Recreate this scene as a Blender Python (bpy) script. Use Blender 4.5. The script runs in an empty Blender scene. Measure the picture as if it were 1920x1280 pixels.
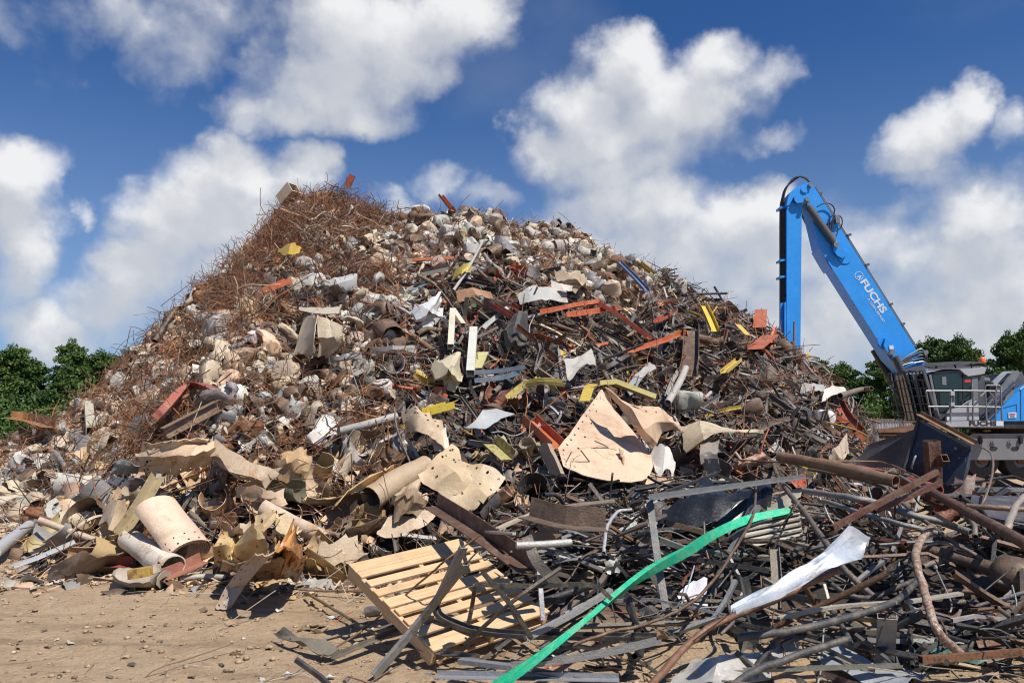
import bpy, math, random
import numpy as np
from mathutils import Vector, Matrix
R = math.radians
rnd = random.Random(11)
nr = np.random.RandomState(7)
sc = bpy.context.scene
COL = sc.collection

# ------------------------------------------------------------------ camera
F = 1500.0; EYE = 1.7; PITCH = math.atan(155 / 1500.0)
cd = bpy.data.cameras.new('camera'); cam = bpy.data.objects.new('camera', cd); COL.objects.link(cam)
cd.sensor_width = 36; cd.lens = 36 * F / 1920
cd.clip_start = 0.1; cd.clip_end = 3000
cam.location = (0, 0, EYE); cam.rotation_euler = (R(90) + PITCH, 0, 0)
cd.dof.use_dof = True; cd.dof.focus_distance = 15; cd.dof.aperture_fstop = 4.5
sc.camera = cam
sc.cycles.filter_width = 1.1
sc.view_settings.view_transform = 'Standard'; sc.view_settings.look = 'None'
sc.view_settings.exposure = 0.36; sc.view_settings.gamma = 1

# ------------------------------------------------------------------ sun and sky
SUN_EL, SUN_AZ = R(56), R(135)            # azimuth clockwise from +Y: the sun stands behind the camera, over its right shoulder
sl = bpy.data.lights.new('sun', 'SUN'); so = bpy.data.objects.new('sun', sl); COL.objects.link(so)
sl.energy = 4.6; sl.angle = R(0.53); sl.color = (1.0, 0.95, 0.87)
sdir = Vector((math.sin(SUN_AZ) * math.cos(SUN_EL), math.cos(SUN_AZ) * math.cos(SUN_EL), math.sin(SUN_EL)))
so.rotation_euler = (-sdir).to_track_quat('-Z', 'Y').to_euler()

def aze(px, py):
    d = ray(px, py); n = math.sqrt(d[0]**2 + d[1]**2 + d[2]**2)
    return math.atan2(d[0], d[1]), math.asin(d[2] / n)
def ray(px, py):
    u = (px - 960) / F; v = (640 - py) / F
    return (u, math.cos(PITCH) - v * math.sin(PITCH), math.sin(PITCH) + v * math.cos(PITCH))

class NT:
    """small helper to write node trees as expressions"""
    def __init__(s, tree): s.t = tree; s.n = tree.nodes; s.l = tree.links
    def put(s, inp, v):
        if isinstance(v, bpy.types.NodeSocket): s.l.new(v, inp)
        elif v is not None: inp.default_value = v
    def m(s, op, a, b=None, c=None, clamp=False):
        n = s.n.new('ShaderNodeMath'); n.operation = op; n.use_clamp = clamp
        s.put(n.inputs[0], a); s.put(n.inputs[1], b); s.put(n.inputs[2], c)
        return n.outputs[0]
    def vm(s, op, a, b=None, sc_=None):
        n = s.n.new('ShaderNodeVectorMath'); n.operation = op
        s.put(n.inputs[0], a); s.put(n.inputs[1], b)
        if sc_ is not None: s.put(n.inputs['Scale'], sc_)
        return n.outputs[0]
    def noise(s, vec, scale, detail=4, rough=.55, dist=0, col=False):
        n = s.n.new('ShaderNodeTexNoise'); s.put(n.inputs['Vector'], vec)
        n.inputs['Scale'].default_value = scale; n.inputs['Detail'].default_value = detail
        n.inputs['Roughness'].default_value = rough; n.inputs['Distortion'].default_value = dist
        return n.outputs['Color' if col else 'Fac']
    def sm(s, x, a, b, lo=0, hi=1):
        n = s.n.new('ShaderNodeMapRange'); n.interpolation_type = 'SMOOTHSTEP'
        s.put(n.inputs[0], x); s.put(n.inputs[1], a); s.put(n.inputs[2], b); s.put(n.inputs[3], lo); s.put(n.inputs[4], hi)
        return n.outputs[0]
    def lin(s, x, a, b, lo=0, hi=1):
        n = s.n.new('ShaderNodeMapRange')
        s.put(n.inputs[0], x); s.put(n.inputs[1], a); s.put(n.inputs[2], b); s.put(n.inputs[3], lo); s.put(n.inputs[4], hi)
        return n.outputs[0]
    def mix(s, f, a, b, mode='MIX'):
        n = s.n.new('ShaderNodeMix'); n.data_type = 'RGBA'; n.blend_type = mode
        s.put(n.inputs[0], f); s.put(n.inputs[6], a); s.put(n.inputs[7], b)
        return n.outputs[2]
    def xyz(s, v):
        n = s.n.new('ShaderNodeSeparateXYZ'); s.put(n.inputs[0], v); return n.outputs
    def comb(s, x, y, z):
        n = s.n.new('ShaderNodeCombineXYZ'); s.put(n.inputs[0], x); s.put(n.inputs[1], y); s.put(n.inputs[2], z); return n.outputs[0]

# cumulus puffs: picture place of each in the sky (they stand at their own azimuth and elevation), half sizes, strength
PUFFS = [
 # big upper left cloud
 (700, 60, 210, 90, 1), (600, 150, 165, 85, 1), (520, 205, 115, 55, .9), (860, 20, 130, 60, .9), (660, 205, 120, 45, .8), (330, 95, 110, 75, .5),
 (480, 210, 80, 45, .7), (800, 110, 90, 60, .7), (400, 20, 90, 40, .35), (40, 50, 120, 80, .42), (230, 30, 80, 40, .3),
 # central right cloud
 (1160, 130, 95, 75, 1), (1330, 120, 85, 60, .9), (1250, 190, 170, 90, 1), (1120, 230, 120, 75, 1), (1410, 160, 70, 45, .7), (1040, 280, 95, 45, .85), (1150, 310, 150, 60, .75), (1300, 270, 110, 55, .55),
 # left cloud behind the heap
 (440, 335, 120, 65, 1.15), (560, 335, 80, 55, 1.0), (330, 400, 110, 75, 1), (450, 420, 160, 80, 1), (300, 500, 120, 80, .9), (210, 570, 110, 60, .8), (100, 610, 110, 50, .85), (400, 560, 200, 90, .8),
 # far left
 (50, 340, 95, 70, .95), (30, 430, 80, 90, .85), (20, 530, 60, 60, .7), (110, 320, 50, 45, .7), (170, 375, 22, 18, .5),
 # small by the crest
 (810, 335, 62, 38, .65), (900, 365, 50, 30, .45), (740, 380, 60, 30, .4),
 # low middle and right banks
 (1180, 400, 170, 75, .95), (1130, 470, 180, 75, .9), (1330, 440, 130, 75, .85), (1300, 530, 200, 80, .8), (1440, 380, 80, 45, .7), (1450, 470, 100, 70, .7),
 (1600, 480, 140, 100, .85), (1640, 600, 200, 100, .85), (1440, 620, 180, 80, .8), (1690, 385, 70, 26, .5), (1760, 500, 150, 90, .85), (1850, 400, 120, 70, .85), (1880, 540, 130, 100, .9), (1800, 620, 170, 70, .85),
 # upper right
 (1760, 250, 110, 55, .9), (1830, 215, 55, 50, .9), (1700, 290, 70, 30, .6), (1900, 250, 40, 35, .6), (1740, 320, 110, 26, .38), (1450, 265, 60, 26, .5), (1390, 290, 40, 18, .35), (1550, 350, 60, 20, .3),
 # beyond the frame
 (2200, 330, 220, 120, .9), (2350, 600, 300, 120, .8), (-220, 200, 200, 120, .8), (-300, 560, 260, 120, .8), (1500, -260, 260, 110, .8), (300, -320, 320, 120, .7),
]
w = bpy.data.worlds.new('World'); sc.world = w; w.use_nodes = True
wt = w.node_tree; wt.nodes.clear(); g = NT(wt)
CG = bpy.data.node_groups.new('cloud_field', 'ShaderNodeTree')
CG.interface.new_socket('Vector', in_out='INPUT', socket_type='NodeSocketVector')
CG.interface.new_socket('Value', in_out='OUTPUT', socket_type='NodeSocketFloat')
k = NT(CG); gi = CG.nodes.new('NodeGroupInput'); go = CG.nodes.new('NodeGroupOutput')
vec = k.vm('NORMALIZE', gi.outputs[0])
w1 = k.vm('SUBTRACT', k.noise(vec, 7, 5, .6, col=True), (.5, .5, .5)); w2 = k.vm('SUBTRACT', k.noise(vec, 26, 5, .62, col=True), (.5, .5, .5))
vw = k.vm('ADD', vec, k.vm('ADD', k.vm('SCALE', w1, sc_=.10), k.vm('SCALE', w2, sc_=.026)))
x, y, z = k.xyz(k.vm('NORMALIZE', vw))[:3]
az = k.m('ARCTAN2', x, y); el = k.m('ARCSINE', z)
acc = None
for (px, py, rx, ry, st) in PUFFS:
    a0, e0 = aze(px, py)
    ra = rx / F * math.cos(a0) ** 2 * 1.09; re = ry / F * 1.09
    dx = k.m('MULTIPLY', k.m('SUBTRACT', az, a0), 1 / ra); dy = k.m('MULTIPLY', k.m('SUBTRACT', el, e0), 1 / re)
    q = k.m('ADD', k.m('MULTIPLY', dx, dx), k.m('MULTIPLY', dy, dy))
    f = k.m('MULTIPLY', k.m('SUBTRACT', 1.35, q), st)
    acc = f if acc is None else k.m('SMOOTH_MAX', acc, f, .22)
nz = k.noise(vec, 9, 8, .56)
# billows
vo = CG.nodes.new('ShaderNodeTexVoronoi'); vo.feature = 'SMOOTH_F1'; k.put(vo.inputs['Vector'], vw); vo.inputs['Scale'].default_value = 16; vo.inputs['Smoothness'].default_value = .6
vo2 = CG.nodes.new('ShaderNodeTexVoronoi'); vo2.feature = 'SMOOTH_F1'; k.put(vo2.inputs['Vector'], vw); vo2.inputs['Scale'].default_value = 40; vo2.inputs['Smoothness'].default_value = .6
bil = k.m('ADD', k.m('MULTIPLY', k.m('SUBTRACT', .45, vo.outputs['Distance']), .75), k.m('MULTIPLY', k.m('SUBTRACT', .45, vo2.outputs['Distance']), .22))
den = k.m('ADD', k.m('ADD', k.m('MAXIMUM', acc, -2.0), k.m('MULTIPLY', k.m('SUBTRACT', nz, .5), 1.9)), bil)
CG.links.new(den, go.inputs[0])

tc = wt.nodes.new('ShaderNodeTexCoord'); D = tc.outputs['Generated']
def field(v):
    n = wt.nodes.new('ShaderNodeGroup'); n.node_tree = CG; g.put(n.inputs[0], v); return n.outputs[0]
d0 = field(D)
d1 = field(g.vm('ADD', D, (.016, -.0, .05)))       # a step towards the sun: how much cloud lies between here and the light
mask = g.sm(d0, .0, 1.25)
lit = g.m('SUBTRACT', d0, d1)
bright = g.sm(lit, -.25, 1.5)
core = g.sm(d0, 1.4, 3.6)
shade = g.m('ADD', g.m('MULTIPLY', bright, .62), g.m('MULTIPLY', g.m('SUBTRACT', 1.0, core), .42), clamp=True)
ccol = g.mix(shade, (4.0, 4.5, 5.5, 1), (10.3, 10.3, 10.4, 1))
sky = wt.nodes.new('ShaderNodeTexSky'); sky.sky_type = 'NISHITA'; sky.sun_disc = False
sky.sun_elevation = SUN_EL; sky.sun_rotation = SUN_AZ; sky.altitude = 100; sky.air_density = 1.0; sky.dust_density = .6; sky.ozone_density = 3.0
ez = g.xyz(D)[2]
haze_ = g.sm(ez, 0.0, .46, .42, 0.0)                # low thin cloud veil towards the horizon
skyc = g.mix(1.0, sky.outputs[0], (.35, .66, 1.06, 1), 'MULTIPLY')
skyc = g.mix(haze_, skyc, (5.2, 6.6, 8.4, 1))
veil = g.sm(g.noise(D, 3.5, 7, .55, .3), .52, .85, 0, .22)
skyc = g.mix(veil, skyc, (5.2, 5.8, 6.9, 1))
full = g.mix(g.m('MULTIPLY', mask, .97), skyc, ccol)
bg = wt.nodes.new('ShaderNodeBackground'); g.put(bg.inputs[0], full); bg.inputs[1].default_value = .068
wo = wt.nodes.new('ShaderNodeOutputWorld'); wt.links.new(bg.outputs[0], wo.inputs[0])
w.cycles.sampling_method = 'MANUAL'; w.cycles.sample_map_resolution = 512

# ------------------------------------------------------------------ mesh helpers
class M:
    """a mesh in the making: points, faces, optional uv per point and colour per face"""
    def __init__(s, v=None, f=None, uv=None):
        s.v = np.array(v, float).reshape(-1, 3) if v is not None else np.zeros((0, 3)); s.f = list(f or []); s.uv = uv; s.mi = None
    def add(s, o, mi=0):
        n = len(s.v)
        if s.mi is None: s.mi = [0] * len(s.f)
        s.v = np.vstack([s.v, o.v]); s.f += [tuple(i + n for i in f) for f in o.f]; s.mi += [mi] * len(o.f)
        if o.uv is not None or s.uv is not None:
            a = s.uv if s.uv is not None else np.full((n, 2), 9.0); b = o.uv if o.uv is not None else np.full((len(o.v), 2), 9.0)
            s.uv = np.vstack([a, b])
        return s
    def t(s, mat):
        a = np.array(mat); s.v = s.v @ a[:3, :3].T + a[:3, 3]; return s
    def mesh(s, name, mats, smooth=False):
        me = bpy.data.meshes.new(name)
        cnt = np.array([len(f) for f in s.f], dtype=np.int32); idx = np.concatenate([np.array(f, dtype=np.int32) for f in s.f])
        raw_mesh(me, s.v, idx, cnt)
        for m in mats: me.materials.append(m)
        if s.mi and any(s.mi): me.polygons.foreach_set('material_index', np.array(s.mi, dtype=np.int32))
        if s.uv is not None:
            l = me.uv_layers.new(name='UVMap'); l.data.foreach_set('uv', s.uv[idx].astype(np.float32).ravel())
        me.polygons.foreach_set('use_smooth', np.full(len(cnt), bool(smooth)))
        if smooth == 'auto': me.set_sharp_from_angle(angle=R(43))
        if smooth == 'crease': me.set_sharp_from_angle(angle=R(24))
        me.update(); return me
def raw_mesh(me, v, idx, cnt):
    me.vertices.add(len(v)); me.vertices.foreach_set('co', np.asarray(v, dtype=np.float32).ravel())
    me.loops.add(len(idx)); me.loops.foreach_set('vertex_index', idx.astype(np.int32))
    me.polygons.add(len(cnt)); st = np.concatenate([[0], np.cumsum(cnt)[:-1]]).astype(np.int32)
    me.polygons.foreach_set('loop_start', st)
    me.update(calc_edges=True); me.validate()
def link(name, me, parent=None, **props):
    o = bpy.data.objects.new(name, me); COL.objects.link(o)
    if parent is not None: o.parent = parent
    for a, b in props.items(): o[a] = b
    return o
def empty(name, loc, label, category, group=None):
    o = bpy.data.objects.new(name, None); COL.objects.link(o); o.location = loc; o.empty_display_size = .2
    o['label'] = label; o['category'] = category
    if group: o['group'] = group
    return o
def part(name, m, parent, mats, smooth='auto', label=None):
    """a part whose points are given in world space; the parent carries only a location"""
    base = parent
    off = Vector((0, 0, 0))
    while base is not None: off += base.location; base = base.parent
    m.v = m.v - np.array(off)
    o = link(name, m.mesh(name, mats if isinstance(mats, list) else [mats], smooth), parent)
    if label: o['label'] = label
    return o

def box(x0, x1, y0, y1, z0, z1):
    v = [(x0,y0,z0),(x1,y0,z0),(x1,y1,z0),(x0,y1,z0),(x0,y0,z1),(x1,y0,z1),(x1,y1,z1),(x0,y1,z1)]
    return M(v, [(0,3,2,1),(4,5,6,7),(0,1,5,4),(1,2,6,5),(2,3,7,6),(3,0,4,7)])
def frames(path):
    p = np.array(path, float); n = len(p)
    T = np.zeros_like(p); T[:-1] += p[1:] - p[:-1]; T[1:] += p[1:] - p[:-1] if n == 2 else p[1:] - p[:-1]
    seg = p[1:] - p[:-1]; seg = seg / (np.linalg.norm(seg, axis=1)[:, None] + 1e-9)
    T[0] = seg[0]; T[-1] = seg[-1]
    for i in range(1, n - 1): T[i] = seg[i - 1] + seg[i]
    T /= (np.linalg.norm(T, axis=1)[:, None] + 1e-9)
    up = np.array((0, 0, 1.0)) if abs(T[0][2]) < .9 else np.array((0, 1.0, 0))
    out = []; S = np.cross(T[0], up); S /= np.linalg.norm(S)
    for i in range(n):
        S = S - T[i] * (S @ T[i]); S /= (np.linalg.norm(S) + 1e-9)
        U = np.cross(S, T[i]); out.append((S.copy(), U))
    return p, T, out
def sweep(prof, path, caps=True, twist=None, scale=None):
    """closed profile (n x 2, side/up) along a path"""
    p, T, fr = frames(path); n = len(prof); m = len(p); V = []
    for i in range(m):
        S, U = fr[i]; a = twist[i] if twist is not None else 0; ca, sa = math.cos(a), math.sin(a); k_ = scale[i] if scale is not None else 1
        for (x_, y_) in prof:
            x2, y2 = (x_ * ca - y_ * sa) * k_, (x_ * sa + y_ * ca) * k_
            V.append(p[i] + S * x2 + U * y2)
    Fc = []
    for i in range(m - 1):
        for j in range(n):
            a, b = i * n + j, i * n + (j + 1) % n
            Fc.append((a, b, b + n, a + n))
    if caps: Fc.append(tuple(range(n))[::-1]); Fc.append(tuple(range((m - 1) * n, m * n)))
    return M(V, Fc)
def ring(r, n, ry=None, ph=0): return [(r * math.cos(2 * math.pi * i / n + ph), (ry or r) * math.sin(2 * math.pi * i / n + ph)) for i in range(n)]
def tube(path, r, n=6, caps=True, scale=None): return sweep(ring(r, n), path, caps, scale=scale)
def hollow(outer, inner, path, twist=None, scale=None):
    a = sweep(outer, path, False, twist, scale); b = sweep(inner, path, False, twist, scale); n = len(outer); nv = len(a.v)
    b.f = [f[::-1] for f in b.f]; a.add(b); a.mi = None
    L = nv - n
    for j in range(n):
        k_ = (j + 1) % n
        a.f.append((k_, j, nv + j, nv + k_)); a.f.append((L + j, L + k_, nv + L + k_, nv + L + j))
    return a
def rect(w_, h_): return [(-w_/2,-h_/2),(w_/2,-h_/2),(w_/2,h_/2),(-w_/2,h_/2)]
def prof_L(a, b, t): return [(0,0),(a,0),(a,t),(t,t),(t,b),(0,b)]
def prof_U(w_, h_, t): return [(-w_/2,0),(w_/2,0),(w_/2,h_),(w_/2-t,h_),(w_/2-t,t),(-w_/2+t,t),(-w_/2+t,h_),(-w_/2,h_)]
def prof_I(w_, h_, t): return [(-w_/2,-h_/2),(w_/2,-h_/2),(w_/2,-h_/2+t),(t/2,-h_/2+t),(t/2,h_/2-t),(w_/2,h_/2-t),(w_/2,h_/2),(-w_/2,h_/2),(-w_/2,h_/2-t),(-t/2,h_/2-t),(-t/2,-h_/2+t),(-w_/2,-h_/2+t)]
def spline(pts, per=6):
    """Catmull-Rom through the points"""
    p = [np.array(q, float) for q in pts]; P = [2 * p[0] - p[1]] + p + [2 * p[-1] - p[-2]]; out = []
    for i in range(1, len(P) - 2):
        for j in range(per):
            t = j / per; a, b, c, d = P[i-1], P[i], P[i+1], P[i+2]
            out.append(.5 * ((2*b) + (-a + c)*t + (2*a - 5*b + 4*c - d)*t*t + (-a + 3*b - 3*c + d)*t**3))
    out.append(p[-1]); return out
def shell(G, thick, uv=None):
    """grid of points (a x b x 3) as a plate with thickness"""
    G = np.array(G, float); a, b = G.shape[:2]
    du = np.gradient(G, axis=0); dv = np.gradient(G, axis=1); N = np.cross(du, dv); N /= (np.linalg.norm(N, axis=2)[..., None] + 1e-9)
    T_ = (G + N * thick / 2).reshape(-1, 3); B = (G - N * thick / 2).reshape(-1, 3); n = a * b; Fc = []
    for i in range(a - 1):
        for j in range(b - 1):
            q = (i*b+j, (i+1)*b+j, (i+1)*b+j+1, i*b+j+1); Fc.append(q); Fc.append(tuple(x_ + n for x_ in q[::-1]))
    rim = [i*b for i in range(a)] + [(a-1)*b + j for j in range(1, b)] + [i*b + b-1 for i in range(a-2, -1, -1)] + [j for j in range(b-2, 0, -1)]
    for i in range(len(rim)):
        x0, x1 = rim[i], rim[(i+1) % len(rim)]; Fc.append((x1, x0, x0 + n, x1 + n))
    m = M(np.vstack([T_, B]), Fc)
    if uv is not None: u = np.array(uv, float).reshape(-1, 2); m.uv = np.vstack([u, u])
    return m
def gridpatch(rows, per=5, thick=.01, jag=0.0, seed=0, rough=0.0):
    """smooth plate through a grid of control points"""
    r_ = np.random.RandomState(seed)
    def spl(p): 
        c = np.array(spline(p, per)); n = len(p) - 1; t = np.arange(len(c)) / per; i = np.minimum(t.astype(int), n - 1); f = (t - i)[:, None]; q_ = np.array(p)
        return .22 * c + .78 * (q_[i] * (1 - f) + q_[i + 1] * f)
    A = np.array([spl(r) for r in rows])
    G = np.array([spl(list(A[:, j])) for j in range(A.shape[1])]).transpose(1, 0, 2)
    a, b = G.shape[:2]
    if jag:
        C = G.mean(axis=(0, 1))
        for i in range(a):
            for j in range(b):
                if i in (0, a-1) or j in (0, b-1):
                    G[i, j] += (C - G[i, j]) * r_.uniform(-.3, 1) * jag + 0
    if rough:
        nn = smooth_noise(a, b, r_, 3) * .7 + (np.abs(smooth_noise(a, b, r_, 6)) - .4) * .9
        G += nn[..., None] * rough * 1.7 * np.array([.3, .6, 1])
    L1 = np.linalg.norm(G[-1, b//2] - G[0, b//2]); L2 = np.linalg.norm(G[a//2, -1] - G[a//2, 0])
    uv = np.array([[(i/(a-1)*L1, j/(b-1)*L2) for j in range(b)] for i in range(a)])
    return shell(G, thick, uv)
def smooth_noise(a, b, r_, k_=3):
    g_ = r_.uniform(-1, 1, (k_ + 2, k_ + 2)); out = np.zeros((a, b))
    for i in range(a):
        for j in range(b):
            x_ = i/(a-1)*k_; y_ = j/(b-1)*k_; i0, j0 = int(min(x_, k_-.001)), int(min(y_, k_-.001)); fx, fy = x_-i0, y_-j0
            fx = fx*fx*(3-2*fx); fy = fy*fy*(3-2*fy)
            out[i, j] = g_[i0,j0]*(1-fx)*(1-fy)+g_[i0+1,j0]*fx*(1-fy)+g_[i0,j0+1]*(1-fx)*fy+g_[i0+1,j0+1]*fx*fy
    return out
def fbm2(x_, y_, seed=0, octs=4, f0=1.0):
    """value noise on arrays"""
    out = np.zeros_like(x_, dtype=float); amp = 1; tot = 0
    for o in range(octs):
        r_ = np.random.RandomState(seed * 31 + o); T_ = r_.uniform(-1, 1, (256, 256))
        X, Y = x_ * f0 + 71.3 * o, y_ * f0 + 19.7 * o; i0 = np.floor(X).astype(int); j0 = np.floor(Y).astype(int); fx = X - i0; fy = Y - j0
        fx = fx*fx*(3-2*fx); fy = fy*fy*(3-2*fy); a = T_[i0 % 256, j0 % 256]; b = T_[(i0+1) % 256, j0 % 256]; c = T_[i0 % 256, (j0+1) % 256]; d = T_[(i0+1) % 256, (j0+1) % 256]
        out += amp * ((a*(1-fx)+b*fx)*(1-fy) + (c*(1-fx)+d*fx)*fy); tot += amp; amp *= .5; f0 *= 2.03
    return out / tot

# ------------------------------------------------------------------ the lie of the heap (heights in world space)
SIL = [(-260,838),(-120,826),(0,815),(60,800),(110,785),(150,752),(175,730),(230,665),(290,595),(370,525),(400,492),(470,438),(505,412),(528,374),(548,357),(600,352),(640,350),(675,366),(700,384),(740,398),(800,395),(860,388),(900,388),(950,398),(1030,414),(1080,434),(1120,464),(1180,494),(1250,524),(1330,562),(1400,590),(1440,624),(1480,662),(1530,696),(1580,740),(1620,805),(1660,840),(1720,850)]
YR = 22.0
_sx, _sz = [], []
for (px, py) in SIL:
    d = ray(px, py); t_ = YR / d[1]; _sx.append(d[0] * t_); _sz.append(EYE + d[2] * t_ - (.34 if px < 300 else (.42 if px < 520 else (.36 if px < 700 else (.26 if px < 1150 else .0)))))
_sx = np.array([-24] + _sx + [14]); _sz = np.array([-.3] + _sz + [-.5])
BX = np.array([-24,-18,-14,-11,-8,-6.2,-5.3,-2.3,0,3,5,6.5,8,9.5,11,14]); BY = np.array([19,18,17,15.4,13.3,10.8,9.2,8.8,9.1,9.6,10.6,13,16,19,21,22])
def Hpile(x_, y_):
    x_ = np.asarray(x_, float); y_ = np.asarray(y_, float)
    hr = np.interp(x_, _sx, _sz); yb = np.interp(x_, BX, BY)
    t = (y_ - yb) / (YR - yb + 1e-6)
    s = np.where(t < 1, np.clip(t, -.2, 1), 1)
    s = np.where(s > 0, .9 * s + .1 * np.sin(s * math.pi / 2), s); pw = np.interp(x_, [-14, -9, -6.8, -4.5], [2.0, 1.7, 1.3, 1.0]); s = np.where(s > 0, np.abs(s) ** pw, s)
    front = hr * s + .28 * np.clip(1 - np.abs(t - .04) / .08, 0, 1) * 0
    back = hr - (y_ - YR) * (0.55 + .12 * hr)
    h = np.where(y_ <= YR, front, back)
    bump = fbm2(x_, y_, 3, 4, .45) * .42 + fbm2(x_, y_, 5, 3, 1.7) * .16
    env = np.clip(h / 1.2, 0, 1) * np.clip(1 - np.abs(y_ - YR) / 1.0, .35, 1) * 1.0
    env = np.where(np.abs(y_ - YR) < 2.0, np.clip(h / 1.2, 0, 1) * .45, np.clip(h / 1.2, 0, 1))
    return h + bump * env
def Hheap(x_, y_):
    x_ = np.asarray(x_, float); y_ = np.asarray(y_, float)
    left = np.clip((x_ + 1.6 - (y_ - 5.5) * -.06) / 2.6, 0, 1); rise = np.clip((y_ - 4.9) / 4.0, 0, 1)
    right = np.where(y_ > 10.6, np.clip(1 - (y_ - 10.6) / 2.0, 0, 1), 1)
    far = np.clip((15 - x_) / 4, 0, 1)
    h = .52 * left * (rise ** 1.1) * right * far
    return h * (1 + .35 * fbm2(x_, y_, 9, 3, .8)) - .04
def Hground(x_, y_):
    x_ = np.asarray(x_, float); y_ = np.asarray(y_, float)
    near = np.clip(1 - (np.abs(y_) - 14) / 20, 0, 1)
    return (fbm2(x_, y_, 21, 4, .5) * .06 + fbm2(x_, y_, 22, 4, 3.1) * .022 + np.abs(fbm2(x_, y_, 23, 3, 9.0)) * .014) * near - .02
_gx = np.arange(-24, 16, .08); _gy = np.arange(2.5, 34, .08)
_X, _Y = np.meshgrid(_gx, _gy, indexing='ij')
_HG = np.maximum(np.maximum(Hpile(_X, _Y), Hheap(_X, _Y)), Hground(_X, _Y))
def H(x_, y_):
    i = np.clip((np.asarray(x_) + 24) / .08, 0, len(_gx) - 2); j = np.clip((np.asarray(y_) - 2.5) / .08, 0, len(_gy) - 2)
    i0 = i.astype(int) if hasattr(i, 'astype') else int(i); j0 = j.astype(int) if hasattr(j, 'astype') else int(j); fx, fy = i - i0, j - j0
    return _HG[i0,j0]*(1-fx)*(1-fy)+_HG[i0+1,j0]*fx*(1-fy)+_HG[i0,j0+1]*(1-fx)*fy+_HG[i0+1,j0+1]*fx*fy
def S(px, py, lift=0.1):
    """the point of the heap's surface (raised by lift) that stands at this place in the picture"""
    d = np.array(ray(px, py)); t = np.arange(3.0, 60, .04); X, Y, Z = d[0]*t, d[1]*t, EYE + d[2]*t
    hit = np.nonzero(Z < H(X, Y) + lift)[0]
    i = hit[0] if len(hit) else int((YR - 3) / .04)
    return np.array((X[i], Y[i], Z[i]))
def Zp(px, py, z): d = ray(px, py); t = (z - EYE) / d[2]; return np.array((d[0]*t, d[1]*t, z))
def Dp(px, py, Y): d = ray(px, py); t = Y / d[1]; return np.array((d[0]*t, Y, EYE + d[2]*t))
def project(x_, y_, z_):
    X, Y, Z = x_, y_, z_ - EYE; c, s = math.cos(PITCH), math.sin(PITCH); f = Y * c + Z * s; u = -Y * s + Z * c
    return 960 + F * X / f, 640 - F * u / f

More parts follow.
